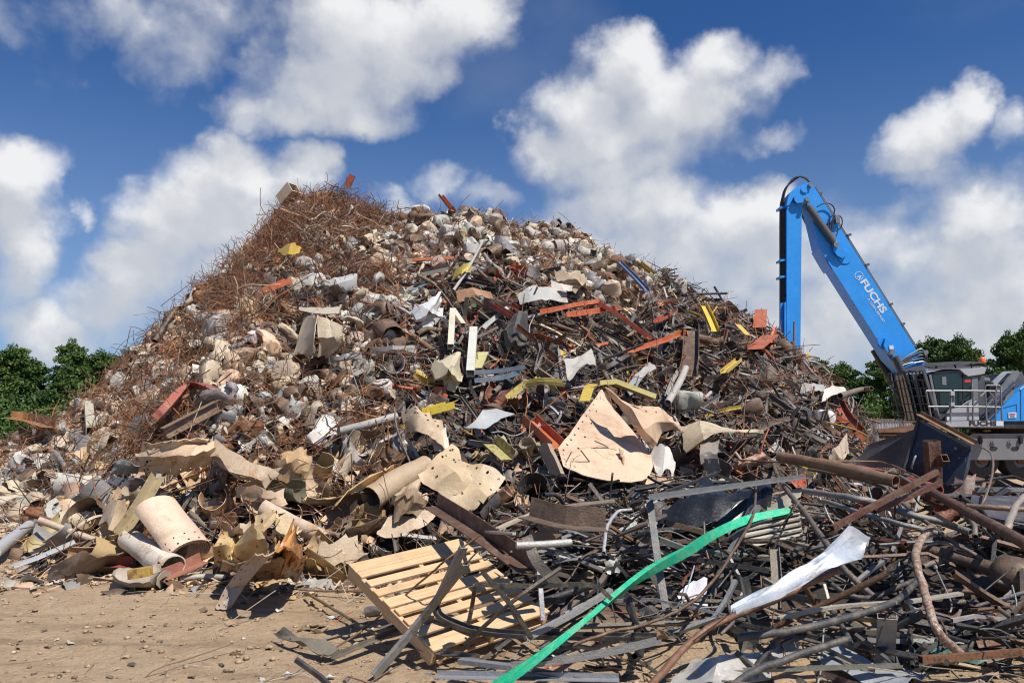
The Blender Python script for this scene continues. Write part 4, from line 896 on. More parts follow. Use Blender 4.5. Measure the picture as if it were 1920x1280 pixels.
beam('bent_pipe', [(1252,755),(1275,715),(1286,690)], .12, 'O', 'worn grey pipe leaning uphill at the far foot', 'pipe', 'palegrey', .25, .4, land='the worn leaning grey pipe')
beam('channel_bar', [(1297,620),(1295,680),(1290,706)], .3, 'U', 'broad brown steel channel standing on end at far mid slope', 'steel channel', 'brown', .4, .35, land='the broad brown channel on end')
beam('bent_pipe', [(1305,632),(1340,640),(1358,640)], .16, 'O', 'rusty brown pipe lying level beside the broad brown channel', 'pipe', 'brown', .6, .35)
beam('bent_pipe', [(310,762),(345,745),(352,740)], .05, 'O', 'thin rusty pipe under the red bent channel', 'pipe', 'rust', .6, .4, exc=False)
beam('channel_bar', [(298,790),(322,765),(348,735),(372,730),(404,742)], .17, 'L', 'faded red bent channel arching over tanks on the low rebar slope', 'steel channel', (.42,.12,.08), .35, .4, land='the faded red arched channel')
beam('timber', [(308,812),(360,785),(408,760)], .16, 'I', 'long grey brown beam below the faded red arched channel', 'beam', (.22,.15,.10), .3, .3, land='the long grey brown beam')
beam('timber', [(20,784),(62,790),(104,802)], .28, 'L', 'orange brown rusted angle at the outer end of the heap', 'steel angle', (.36,.17,.06), .55, .5, land='the orange brown angle at the outer end')
beam('channel_bar', [(166,758),(170,808)], .18, 'R', 'pale green post standing on the low outer slope', 'steel post', (.45,.43,.33), .2, .4)
beam('channel_bar', [(290,640),(330,578)], .16, 'O', 'dark branch like pole leaning along the rebar skyline', 'pole', (.05,.035,.03), .3, .4, exc=False)
beam('silver_tube', [(-12,1036),(54,985)], .16, 'O', 'shiny silver tube lying at the outer foot of the heap', 'pipe', (.62,.63,.65), .0, .2, land='the shiny silver tube', mt=M_GAL)
beam('silver_tube', [(88,952),(112,934)], .07, 'O', 'short shiny silver tube above the long one', 'pipe', (.62,.63,.65), .0, .25, mt=M_GAL)
# sheets on the upper slope
def plate(name, rr, label, cat, col, a=.2, exc=None, land=None, per=4, thick=.012, jag=.05, seed=1, rough=.02, mt=None):
    return hero(name, gridpatch(rows(*rr), per, thick, jag, seed, rough), label, cat, col, a, mt or (M_PLATE if 'plate' in name else None), 'crease', exc, land)
plate('torn_sheet', [[(770,600,.2),(775,578,.45),(800,570,.5)],[(790,605,.25),(805,580,.6),(822,560,.6)],[(812,612,.2),(832,586,.35),(830,548,.5)]], 'white crumpled sheet with torn lower edge above the pale post', 'metal sheet', (.60,.60,.60), .15, (800,582,36,30), 'the white crumpled sheet', rough=.12, jag=.12)
plate('torn_sheet', [[(600,526,.3),(625,524,.5),(655,514,.4)],[(606,536,.3),(634,532,.7),(668,520,.4)],[(632,552,.2),(650,546,.35),(672,535,.2)]], 'smooth grey sheet with torn corner high among cream tanks', 'metal sheet', (.47,.47,.46), .12, (636,532,40,20), 'the smooth grey sheet near the crest', rough=.05)
plate('torn_sheet', [[(968,556,.3),(976,570,.3)],[(990,540,.5),(996,568,.45)],[(1030,536,.6),(1032,562,.5)],[(1062,545,.4),(1066,566,.3)]], 'long grey curved panel above the orange kinked pair', 'metal sheet', (.42,.42,.40), .12, (1015,555,52,18), 'the grey curved panel', rough=.03)
plate('torn_sheet', [[(1032,528,.6),(1036,545,.5)],[(1052,533,.7),(1058,548,.6)],[(1074,536,.6),(1072,545,.5)]], 'small white bent sheet on top of the grey curved panel', 'metal sheet', 'white', .05, (1052,537,26,12))
plate('torn_sheet', [[(1036,515,.4),(1050,532,.6),(1080,546,.4)],[(1060,508,.6),(1078,522,.8),(1096,538,.5)],[(1085,505,.3),(1098,516,.5),(1108,530,.3)]], 'stained tan sheet curled behind the small white bent sheet', 'metal sheet', (.42,.33,.22), .45, (1070,522,38,20), 'the stained tan sheet', rough=.08)
plate('torn_sheet', [[(1055,680,.4),(1068,712,.4)],[(1082,672,.5),(1092,690,.5)],[(1108,655,.5),(1118,682,.4)]], 'square pale grey sheet hanging above the yellow rails', 'metal sheet', (.40,.38,.35), .15, (1086,682,32,26), 'the hanging pale grey sheet', rough=.04)
plate('torn_sheet', [[(1170,735,.3),(1185,738,.3)],[(1190,705,.4),(1208,708,.4)],[(1215,682,.4),(1232,688,.4)]], 'narrow grey fan shaped sheet at far mid slope', 'metal sheet', (.33,.33,.33), .15, (1200,710,26,24), rough=.04)
plate('torn_sheet', [[(866,808,.25),(872,800,.4)],[(890,790,.45),(910,806,.4)],[(905,768,.55),(940,785,.4)],[(930,765,.4),(966,775,.3)]], 'smooth silver curved panel above the ribbed tan plate', 'metal sheet', (.34,.36,.37), .12, (915,785,50,24), 'the silver curved panel', rough=.01)
plate('torn_sheet', [[(690,655,.3),(700,666,.2)],[(735,650,.5),(742,662,.3)],[(775,648,.4),(782,660,.3)]], 'pale grey sheet lying level below the folded plate stack', 'metal sheet', (.36,.35,.33), .2, (735,656,46,11), rough=.03)
plate('torn_sheet', [[(612,672,.3),(618,680,.2)],[(648,668,.4),(652,678,.3)],[(676,662,.4),(680,672,.3)]], 'grey bent sheet just under the folded plate stack', 'metal sheet', (.33,.33,.33), .15, (645,671,36,9), rough=.03)
plate('torn_sheet', [[(800,706,.2),(812,684,.5),(830,676,.3)],[(830,712,.25),(842,690,.6),(858,678,.4)],[(858,728,.2),(868,706,.4),(872,690,.2)]], 'cream crumpled sheet below the pale post', 'metal sheet', (.50,.44,.30), .2, (838,700,38,22), 'the cream crumpled sheet', rough=.12, jag=.12)
plate('torn_sheet', [[(852,548,.4),(862,566,.3)],[(885,540,.6),(895,556,.5)],[(920,548,.5),(926,562,.3)]], 'brown round edged plate below the yellow curled piece', 'metal sheet', (.40,.22,.12), .35, (888,552,36,13), rough=.02)
plate('torn_sheet', [[(852,512,.5),(848,524,.4)],[(868,498,.7),(864,518,.7)],[(882,492,.5),(884,508,.4)]], 'yellow curled piece below the crest tanks', 'metal sheet', (.66,.48,.05), .15, (866,508,20,16), 'the yellow curled piece', rough=.06)
plate('torn_sheet', [[(520,478,.6),(524,466,.7)],[(540,480,.8),(544,460,.9)],[(560,476,.6),(565,462,.7)]], 'yellow plate caught under the top rebar tangle', 'metal sheet', (.60,.38,.03), .3, (542,470,26,12), 'the yellow plate under the top tangle', rough=.05)
plate('torn_sheet', [[(938,640,.4),(940,612,.4)],[(962,655,.5),(975,600,.6)],[(990,650,.3),(1000,628,.3)]], 'black crumpled plastic like sheet at mid slope', 'plastic sheet', (.035,.035,.037), .0, (966,630,30,26), 'the black crumpled sheet', rough=.16)
plate('torn_sheet', [[(1545,735,.5),(1540,752,.4)],[(1560,724,.6),(1568,742,.5)],[(1582,726,.5),(1592,740,.4)]], 'white bent panel on the far end of the heap', 'metal sheet', 'white', .08, (1565,738,22,14), 'the white panel at the far end', rough=.03)
plate('torn_sheet', [[(1505,722,.4),(1500,735,.3)],[(1525,720,.5),(1530,736,.4)],[(1545,722,.4),(1548,734,.3)]], 'pale grey panel next to the white one at the far end', 'metal sheet', (.40,.40,.39), .12, (1525,728,22,9), rough=.03)
beam('bent_pipe', [(1575,742),(1612,730),(1634,728)], .13, 'O', 'brown bar end jutting off the far end toward the cab guard', 'pipe', (.17,.13,.10), .3, .5, exc=False)
beam('conduit', [(1596,775),(1600,750),(1590,738),(1592,760)], .04, 'O', 'thin grey hooked tube at the far end of the heap', 'tube', 'grey', .2, .4, exc=False)
beam('channel_bar', [(1575,742),(1592,778),(1618,806)], .17, 'L', 'orange angle sloping down the far end of the heap', 'steel angle', 'redor', .15, .35, land='the orange angle at the far end')
beam('channel_bar', [(1568,786),(1590,800),(1612,822)], .15, 'U', 'second orange channel at the very foot of the far end', 'steel channel', 'orange', .2, .35)
beam('channel_bar', [(1545,790),(1600,805),(1625,818)], .08, 'F', 'thin yellow strip at the foot of the far end', 'steel strip', 'yellow', .1, .4)
# folded stack like an open book
rg = np.random.RandomState(5)
st = empty('folded_plate_stack', S(600, 650, .2), 'stack of cream plates folded open like a book at mid slope', 'plate stack')
for i in range(6):
    k_ = i / 5
    r_ = [[S(586-k_*14, 590+k_*2, .9-.1*i), S(570-k_*10, 630, .7-.08*i), S(556-k_*6, 664, .45-.05*i)], [S(594-i, 594+i*1.5, 1.15-.1*i), S(590-i, 628, 1.0-.08*i), S(588-i, 668, .6-.06*i)]]
    part('folded_plate', gridpatch(r_, 4, .012, .03, i, .03), st, M_PLATE).color = (.47,.39,.28,.3)
for i in range(5):
    r_ = [[S(596+i*3, 588+i*4, 1.2-.1*i), S(598+i*4, 630+i, .95-.08*i), S(596+i*5, 670, .6-.06*i)], [S(618+i*4, 600+i*3, 1.1-.12*i), S(622+i*5, 630, .9-.08*i), S(616+i*5, 662-i*2, .5-.05*i)], [S(640+i*2, 612+i*5, .7-.1*i), S(636+i*2, 636+i*2, .6-.08*i), S(628+i*3, 652, .4-.05*i)]]
    part('folded_plate', gridpatch(r_, 4, .012, .03, i + 20, .03), st, M_PLATE).color = (.50,.42,.30,.3)
EXC.append((600, 632, 46, 40)); HEROES.append((600, 632, 'the folded plate stack'))
plate('torn_sheet', [[(560,585,.4),(562,575,.4)],[(600,590,.6),(604,580,.6)],[(636,588,.5),(640,574,.5)]], 'cream flat strip resting on the folded plate stack', 'metal sheet', (.48,.42,.32), .2, (600,582,40,8), rough=.02)

# ---- the large drilled plate and its neighbours
plate('drilled_plate', [[(1127,731,0,12.20),(1100,769,0,11.70),(1073,806,0,11.25),(1046,842,0,10.85),(1056,874,0,10.50)],[(1130,735,0,12.15),(1124,783,0,11.60),(1108,826,0,11.10),(1090,862,0,10.65),(1092,888,0,10.35)],[(1134,741,0,12.10),(1150,790,0,11.55),(1152,835,0,11.05),(1146,872,0,10.60),(1140,898,0,10.30)],[(1150,763,0,12.00),(1177,806,0,11.50),(1188,843,0,11.05),(1192,874,0,10.65),(1184,902,0,10.30)],[(1168,786,0,11.95),(1202,824,0,11.60),(1220,852,0,11.20),(1224,876,0,10.80),(1216,896,0,10.50)]],
      'largest tan plate, drilled along its edges and peaked at the top', 'steel plate', (.66,.465,.32), .06, (1135,815,90,85), 'the large drilled tan plate', 5, .014, .0, 3, .02, M_HOLE)
plate('drilled_plate', [[(1134,730,1.1),(1160,760,.95),(1184,796,.85),(1222,845,.5)],[(1160,744,1.15),(1184,768,1.05),(1206,800,.9),(1232,828,.6)],[(1190,760,1.1),(1208,774,1.0),(1228,792,.85),(1240,812,.6)],[(1233,764,.95),(1244,776,.9),(1256,792,.75),(1262,806,.5)],[(1256,780,.6),(1264,786,.6),(1276,798,.5),(1282,808,.4)]],
      'smaller drilled tan plate folded behind the largest one', 'steel plate', (.60,.42,.28), .12, (1220,785,52,38), None, 5, .014, .0, 4, .02, M_HOLE)
plate('curled_plate', [[(1160,840,.6),(1168,878,.5),(1185,905,.35)],[(1178,850,.35),(1190,886,.3),(1220,915,.25)],[(1195,880,.4),(1230,896,.35),(1270,905,.3)]], 'ragged tan scrap curling at the foot of the largest drilled plate', 'steel plate', (.50,.34,.20), .35, (1215,892,50,24), 'the ragged curl under the drilled plate', 5, .014, .06, 5, .03)
plate('torn_sheet', [[(1215,845,.3),(1220,880,.25)],[(1245,842,.45),(1245,885,.3)],[(1268,862,.3),(1262,895,.2)]], 'white crumpled sheet beside the foot of the drilled plate', 'metal sheet', 'white', .05, (1242,868,28,26), None, 5, .008, .1, 6, .1)
plate('drilled_plate', [[(845,836,.55),(812,862,.5),(782,892,.45)],[(872,860,.45),(850,890,.55),(805,924,.35)],[(905,878,.5),(880,905,.35),(838,942,.25)],[(948,898,.35),(915,930,.35),(878,962,.15)]],
      'ribbed tan plate with white flaking paint lying above the pallet', 'steel plate', (.52,.39,.24), .18, (862,900,88,56), 'the ribbed tan plate', 6, .014, .01, 7, .05, M_HOLE)
hero('tan_roll', hollow(ring(.16, 14), ring(.148, 14), spline(sp((695,935),(750,900),(800,876),lift=.3), 3), None, [1,.95,1.05,1,1,.95,1]), 'long dusty tan roll beside the ribbed tan plate', 'rolled plate', (.42,.31,.2), .3, exc=(745,905,58,22), land='the long dusty tan roll')
plate('curled_plate', [[(620,955,.3),(640,930,.3)],[(650,925,.5),(668,915,.45)],[(690,892,.6),(704,900,.4)],[(735,872,.45),(742,888,.3)]], 'peach curved plate with a rusty orange tip', 'steel plate', (.62,.40,.18), .28, (685,910,55,26), 'the peach curved plate', 5, .012, .05, 8, .03)
plate('curled_plate', [[(730,955,.3),(738,925,.55),(760,905,.4)],[(758,962,.4),(775,930,.65),(785,910,.4)],[(790,968,.2),(802,940,.4),(806,915,.3)]], 'crumpled tan plate rolled up against the ribbed plate', 'steel plate', (.46,.34,.22), .25, (768,936,40,30), None, 5, .012, .06, 9, .1)
plate('curled_plate', [[(700,1010,.12),(730,965,.25)],[(760,1000,.2),(790,960,.3)],[(800,985,.2),(835,950,.25)]], 'flat tan plate under the crumpled roll next to the pallet', 'steel plate', (.48,.35,.23), .2, (768,985,50,22), None, 5, .012, .06, 10, .03)
plate('curled_plate', [[(752,772,.5),(760,812,.35)],[(778,762,.75),(788,800,.7)],[(805,775,.75),(815,830,.6)],[(828,790,.4),(840,850,.35)]], 'folded cream collar with a drilled edge at mid slope', 'steel plate', (.55,.42,.28), .25, (796,800,45,38), 'the folded cream collar', 6, .012, .03, 11, .04, M_HOLE)
plate('curled_plate', [[(810,815,.5),(815,845,.45)],[(835,805,.5),(842,842,.4)]], 'pale square flap below the folded cream collar', 'steel plate', (.6,.5,.4), .1, None, None, 5, .012, .03, 12, .02)
plate('curled_plate', [[(1010,835,.35),(1038,895,.2)],[(1030,830,.55),(1055,890,.4)]], 'upright grey tan beam end left of the drilled plate foot', 'steel plate', (.34,.27,.19), .3, (1032,862,22,32), None, 4, .06, .02, 12, .01)
plate('curled_plate', [[(1285,850,.35),(1268,800,.3)],[(1320,820,.7),(1310,790,.5)],[(1350,812,.7),(1365,800,.5)],[(1420,808,.4),(1440,815,.3)]], 'cream bent plate arching beyond the drilled plates', 'steel plate', (.52,.43,.30), .25, (1350,815,75,18), 'the cream arching plate', 5, .012, .06, 13, .03)
plate('curled_plate', [[(1320,885,.3),(1312,850,.55),(1315,820,.6)],[(1352,888,.3),(1345,852,.6),(1350,818,.6)]], 'grey and cream blotched plate standing on edge', 'steel plate', (.25,.22,.2), .3, (1332,855,26,34), None, 5, .02, .03, 14, .03)
plate('curled_plate', [[(1550,868,.5),(1568,880,.3)],[(1562,840,.75),(1580,862,.5)],[(1588,815,.6),(1592,850,.4)]], 'cream pointed plate standing near the dark hopper', 'steel plate', (.55,.44,.33), .15, (1572,850,26,28), 'the cream pointed plate', 5, .012, .05, 15, .03)
# ---- tan plates along the foot of the heap
def roll(name, a, b, r0, r1, turns, label, col, al, exc, land=None, mt=None, seed=0, l0=.4, l1=.4, a0=0.0):
    A, B = S(*a, l0), S(*b, l1); ax = (B - A) / np.linalg.norm(B - A); up = np.array((0, 0, 1.)); s_ = np.cross(ax, up); s_ /= np.linalg.norm(s_); u2 = np.cross(s_, ax)
    n_, m_ = (26 if turns < 2 else 60), 9; G = np.zeros((n_, m_, 3)); rg = np.random.RandomState(seed); nz_ = smooth_noise(n_, m_, rg, 4)
    for i in range(n_):
        th = a0 + turns * 2 * math.pi * i / (n_ - 1); dr = (.072 if turns < 2 else .085) * i / (n_ - 1) * turns
        for j in range(m_):
            t = j / (m_ - 1); r_ = (r0 + (r1 - r0) * t - dr) * (1 + .10 * nz_[i, j]); G[i, j] = A + (B - A) * t + (s_ * math.cos(th) + u2 * math.sin(th) * (.8 if turns < 2 else .62)) * r_
    Lr = r0 * turns * 6.28; La = np.linalg.norm(B - A); uv = np.array([[(i/(n_-1)*Lr, j/(m_-1)*La) for j in range(m_)] for i in range(n_)])
    return hero(name, shell(G, .012, uv), label, 'rolled plate', col, al, mt or M_PLATE, 'auto', exc, land)
fr_ = empty('folded_plate_roll', S(320, 990, .2), 'fat pale tan fold of stacked plates with drilled edge at the foot of the heap', 'folded plates'); FA, FB = S(356,1036,.30), S(292,952,.60)
for i in range(6):
    ax = (FB - FA) / np.linalg.norm(FB - FA); s_ = np.cross(ax, (0, 0, 1.)); s_ /= np.linalg.norm(s_); u2 = np.cross(s_, ax); G = np.zeros((18, 9, 3)); r_ = .265 - i * .024
    nz_ = smooth_noise(18, 9, np.random.RandomState(60 + i), 3)
    for a in range(18):
        th = -.35 + 3.6 * a / 17
        for b_ in range(9):
            t = b_ / 8; rr = r_ * (1 + .05 * nz_[a, b_]); G[a, b_] = FA + (FB - FA) * (t * (1 - .03 * i) + .012 * i) + (s_ * math.cos(th) * rr + u2 * math.sin(th) * rr * .66)
    uv = np.array([[(a / 17 * 1.1 , b_ / 8 * 1.0) for b_ in range(9)] for a in range(18)]) + (0, 0)
    part('folded_plate', shell(G, .010, uv), fr_, M_HOLE if i == 0 else M_PLATE).color = (.66,.49,.36,.08)
EXC.append((322,992,64,50)); HEROES.append((322, 992, 'the fat pale tan fold'))
roll('rolled_plate', (322,1062), (248,1010), .20, .17, 1.1, 'tan roll with white paint flaking off in patches', (.66,.58,.48), .42, (285,1035,58,34), 'the flaking white roll', None, 2, .2, .3, 2.2)
roll('rolled_plate', (610,1008), (500,956), .13, .17, 1.2, 'long smooth tan roll lying beside the rusty curled plates', (.58,.44,.32), .1, (560,982,72,30), 'the long smooth tan roll', None, 3, .2, .35, 2.0)
plate('curled_plate', [[(238,886,.3),(248,860,.6),(290,838,.8)],[(300,888,.35),(306,856,.75),(330,832,.9)],[(352,876,.5),(360,850,.9),(372,832,.9)],[(400,862,.6),(400,845,.8),(395,834,.8)]], 'wide tan plate arched like a roof above the flaking rolls', 'steel plate', (.58,.42,.27), .15, (320,860,85,34), 'the wide arched tan plate', 6, .012, .02, 21, .05, M_HOLE)
plate('curled_plate', [[(262,858,.5),(266,832,.75)],[(320,846,.8),(322,826,1.0)],[(385,838,.8),(390,826,.95)]], 'second long drilled tan plate on top of the arched one', 'steel plate', (.55,.41,.27), .2, None, None, 6, .012, .0, 22, .03, M_HOLE)
stk2 = empty('plate_bundle', S(455, 880, .2), 'bundle of folded tan plates fanning out beside the arched plate', 'plate bundle')
for i in range(6):
    o_ = .52 - i * .085; r_ = [[S(388+i*3, 838+i*5, o_+.25), S(396+i*2, 820+i*5, o_+.35)], [S(430+i*2, 880+i*4, o_+.15), S(450, 862+i*4, o_+.25)], [S(478+i*3, 906-i*2, o_), S(505+i, 878+i*2, o_+.1)], [S(500, 912-i*3, o_*.8), S(524, 886-i, o_)]]
    part('folded_plate', gridpatch(r_, 5, .012, .03, i + 40, .04), stk2, M_PLATE).color = (.50,.38,.26,.2)
EXC.append((455, 872, 75, 42)); HEROES.append((455, 872, 'the fanned tan plate bundle'))
plate('curled_plate', [[(512,890,.3),(520,862,.5),(530,850,.5)],[(548,900,.3),(555,865,.55),(560,846,.5)],[(575,908,.2),(580,876,.45),(580,848,.4)]], 'ochre stained square plate beside the fanned bundle', 'steel plate', (.47,.31,.16), .25, (548,878,42,32), 'the ochre square plate', 5, .012, .04, 23, .05)
plate('curled_plate', [[(440,935,.25),(445,912,.4)],[(490,945,.3),(495,915,.5)],[(540,950,.2),(530,922,.35)]], 'flat tan plate between the fanned bundle and the long roll', 'steel plate', (.50,.35,.22), .15, (490,930,52,18), None, 5, .012, .05, 24, .03)
plate('curled_plate', [[(188,978,.3),(196,945,.45)],[(208,985,.45),(218,940,.6)],[(225,1000,.25),(245,932,.4)]], 'small tan curved plate behind the mossy pole', 'steel plate', (.56,.42,.28), .15, (215,965,30,32), None, 5, .012, .06, 25, .04)
beam('weathered_bar', [(222,1004,.4),(260,950,.5),(292,896,.6)], .14, 'L', 'yellowish weathered bar leaning over the small tan curved plate', 'steel bar', (.34,.27,.15), .45, .3, land='the weathered leaning bar')
plate('curled_plate', [[(405,1050,.2),(402,1020,.5),(412,1008,.45)],[(440,1058,.2),(440,1022,.35),(450,1012,.3)],[(470,1050,.2),(480,1012,.6),(478,975,.8)],[(500,1040,.2),(505,1018,.35),(495,988,.4)]], 'yellow tan plate with a pointed fold at the foot of the heap', 'steel plate', (.60,.44,.22), .12, (450,1025,52,36), 'the pointed fold plate', 6, .012, .02, 26, .03, M_HOLE)
plate('curled_plate', [[(420,1075,.1),(412,1056,.35)],[(470,1092,.1),(465,1056,.45)],[(530,1088,.1),(525,1050,.5)],[(565,1080,.1),(560,1045,.35)]], 'big rusty brown trough shaped plate resting on the dirt', 'steel plate', (.30,.19,.11), .55, (495,1072,78,26), 'the rusty trough plate', 6, .014, .03, 27, .04)
plate('curled_plate', [[(510,1048,.4),(520,1020,.7),(535,1008,.75)],[(540,1062,.3),(548,1030,.65),(552,1010,.7)],[(565,1072,.15),(572,1048,.45),(570,1020,.5)]], 'bright orange rusted plate curling above the trough', 'steel plate', (.50,.22,.06), .6, (542,1040,36,34), 'the orange rusted plate', 5, .012, .07, 28, .08)
plate('curled_plate', [[(475,975,.5),(488,1000,.6)],[(512,958,.6),(520,985,.5)],[(560,985,.4),(560,1010,.3)]], 'drilled yellow collar strip above the orange rusted plate', 'steel plate', (.55,.40,.22), .25, (520,985,40,20), None, 6, .012, .0, 29, .06, M_HOLE)
plate('curled_plate', [[(420,990,.35),(448,985,.6),(470,975,.6)],[(440,1008,.3),(465,1002,.5),(490,992,.45)]], 'brown curved plate behind the pointed fold plate', 'steel plate', (.38,.27,.17), .35, (455,990,36,16), None, 5, .012, .05, 30, .04)
plate('curled_plate', [[(590,1048,.1),(600,1022,.25)],[(640,1050,.12),(645,1008,.3)],[(692,1040,.05),(680,1015,.2)]], 'dusty tan slab lying flat left of the pallet', 'steel plate', (.47,.36,.24), .1, (640,1032,50,20), 'the dusty slab by the pallet', 5, .02, .08, 31, .06)
plate('drilled_plate', [[(402,1142,.02),(432,1140,.03)],[(424,1100,.18),(456,1104,.2)],[(452,1062,.42),(480,1070,.42)],[(478,1038,.62),(512,1040,.6)]], 'flat drilled strip with red paint sloping down onto the dirt', 'steel strip', (.36,.28,.22), .1, (455,1090,42,42), 'the red smeared drilled strip', 5, .012, .02, 32, .02, M_HOLE)
plate('curled_plate', [[(92,1085,.05),(96,1050,.25)],[(140,1080,.1),(150,1040,.35)],[(200,1060,.1),(205,1038,.3)],[(258,1040,.1),(258,1030,.2)]], 'dark brown bent plate at the outer foot over the red bar', 'steel plate', (.20,.14,.10), .35, (165,1050,70,18), 'the dark bent plate at the foot', 6, .012, .04, 33, .04)
beam('channel_bar', [(150,1058,.12),(250,1060,.12)], .14, 'L', 'faded red bar lying under the dark bent plate', 'steel bar', (.30,.07,.045), .3, .1)
beam('channel_bar', [(302,1085,.08),(345,1068,.15),(378,1052,.2)], .14, 'L', 'brick red bar below the flaking white roll', 'steel bar', (.33,.13,.09), .3, .1)
beam('bent_pipe', [(335,1084,.07),(380,1080,.07),(425,1082,.07)], .06, 'O', 'grey pipe lying on the dirt before the trough plate', 'pipe', 'palegrey', .2, .1)
hero('yellow_block', (lambda m_: (m_.t(Matrix.Translation(Vector(S(263, 1073, .22))) @ Matrix.Rotation(-.15, 4, 'Y')), m_)[1])(box(-.1, .1, -.06, .06, -.045, .045)), 'small yellow and rusty block on the grey lump at the foot', 'block', (.55,.33,.05), .5, exc=(262,1073,16,10))
tk = LIB['crushed_tank'][5][0]; m_ = M(tk.v * 1.35, tk.f); m_.v = m_.v + S(262, 1085, .1); hero('crushed_tank', m_, 'grey dusty crushed tank under the yellow block', 'tank', (.40,.35,.29), .1, exc=(262,1080,42,18))
# perforated dark sheet
plate('perforated_sheet', [[(196,905,.35),(222,895,.45)],[(235,912,.4),(255,895,.55)],[(275,918,.3),(292,902,.4)]], 'dark perforated sheet left of the arched tan plate', 'metal sheet', (.10,.105,.12), .1, (245,905,44,13), 'the dark perforated sheet', 6, .01, .02, 34, .02, M_HOLE)
plate('torn_sheet', [[(205,895,.6),(215,862,.8)],[(228,890,.55),(240,864,.75)],[(258,888,.4),(262,872,.6)]], 'blue grey bent panel above the dark perforated sheet', 'metal sheet', (.22,.24,.25), .15, (230,878,28,16), None, 5, .01, .05, 35, .03)
# ------------------------------------------------------------------ the foreground jumble: heights above the dirt in metres
def zp(*pts): return [Zp(*q) for q in pts]
def near(name, pts, prof, label, cat, col, a=.2, land=None, mt=None, per=5, smooth=False, tw=None, scale=None, inner=None, exc=True):
    P_ = zp(*pts)
    if len(P_) > 2 and per:
        P_ = spline(P_, per); jr = np.random.RandomState(len(label) * 7 + len(pts)); P_ = [P_[0]] + [q + jr.normal(size=3) * (.0025 if name in ('conduit', 'bent_pipe', 'steel_pipe') else 0) for q in P_[1:-1]] + [P_[-1]]
        if scale is None and len(prof) == 10: scale = list(1 + jr.normal(size=len(P_)) * .03)
    t_ = np.linspace(0, tw, len(P_)) if tw else None
    m_ = hollow(prof, inner, P_, t_, scale) if inner else sweep(prof, P_, True, t_, scale)
    if exc:
        for q in P_:
            px, py = project(*q); EXC.append((px, py, *{'green_channel': (34, 24), 'bent_pipe': (22, 16), 'grey_bar': (20, 14)}.get(name, (15, 10))))
    return hero(name, m_, label, cat, col, a, mt or M_NEAR, smooth, None, land)
def O(r): return dict(prof=ring(r, 10), inner=ring(r * .82, 10), smooth='auto')
def Q(w_): return dict(prof=rect(w_, w_), inner=rect(w_ * .84, w_ * .84))
# pallet
A_ = np.array((-1.32, 6.62, .56)); Cc = np.array((-.56, 5.82, .10)); Bb = np.array((-.62, 7.5, .74))
e1 = Cc - A_; l1 = np.linalg.norm(e1); e1 /= l1; e2 = Bb - A_; e2 -= e1 * (e2 @ e1); l2 = 1.14; e2 /= np.linalg.norm(e2); e3 = np.cross(e1, e2); e3 = e3 if e3[2] > 0 else -e3
m, h, b, o = mat('pine_board'); P = h.n.new('ShaderNodeTexCoord').outputs['Object']; oi = h.n.new('ShaderNodeObjectInfo')
mp = h.n.new('ShaderNodeMapping'); h.put(mp.inputs[0], P); mp.inputs['Scale'].default_value = (1, 1, 1)
UV = h.n.new('ShaderNodeUVMap').outputs[0]; us = h.vm('MULTIPLY', UV, (1.2, 26, 1)); us = h.vm('ADD', us, h.comb(0, h.m('MULTIPLY', oi.outputs['Random'], 50), 0))
gr = h.noise(us, 2.2, 5, .6, 1.2); st_n = h.noise(P, 3, 5, .65); knot = h.noise(h.vm('MULTIPLY', UV, (7, 22, 1)), 1.3, 2, .5)
base = h.mix(h.sm(gr, .35, .68), (.62, .42, .23, 1), (.47, .28, .13, 1)); base = h.mix(h.m('MULTIPLY', oi.outputs['Random'], .35), base, (.66, .49, .30, 1))
base = h.mix(h.sm(st_n, .48, .70, 0, .65), base, (.30, .22, .14, 1)); base = h.mix(h.sm(knot, .70, .76, 0, .7), base, (.19, .09, .04, 1))
h.put(b.inputs['Base Color'], base); b.inputs['Roughness'].default_value = .75; bump(h, b, gr, .003, .6); WOOD = m
pal = empty('pallet', A_, 'pale wooden pallet tilted against the jumble of dark bars', 'pallet')
def board(name, u0, u1, v0, v1, w0, w1):
    n_ = 5; m_ = M(); c = lambda u, v, w_: A_ + e1 * u + e2 * v + e3 * w_
    m_ = box(0, 1, 0, 1, 0, 1); m_.v = np.array([c(u0 + (u1-u0) * p[0], v0 + (v1-v0) * p[1], w0 + (w1-w0) * p[2]) for p in m_.v])
    lv = (v1 - v0) > (u1 - u0); bx_ = box(0, 1, 0, 1, 0, 1).v; m_.uv = np.array([((p[1] if lv else p[0]) * max(v1-v0, u1-u0), (p[0] if lv else p[1]) * min(v1-v0, u1-u0) + p[2] * .11) for p in bx_])
    o_ = part(name, m_, pal, WOOD, False); bv = o_.modifiers.new('edge', 'BEVEL'); bv.width = .003; bv.segments = 1; return o_
rw = random.Random(3); u = 0
for i in range(9):
    wd = [.135, .082, .082, .082, .11, .082, .082, .082, .135][i]; u0 = i * (l1 - .12) / 8 - (.0 if i == 0 else .012)
    board('deck_board', u0, u0 + wd, rw.uniform(-.012, .012), l2 + rw.uniform(-.012, .012), 0, .021)
for v0 in (.0, l2/2 - .02, l2 - .045): board('stringer', .0, l1, v0, v0 + .042, -.09, -.001)
for u0 in (.0, l1/2 - .06, l1 - .13): board('bottom_board', u0, u0 + .12, 0, l2, -.112, -.091)
EXC += [(830, 1100, 150, 85), (760, 1060, 90, 60)]; HEROES.append((800, 1090, 'the wooden pallet'))
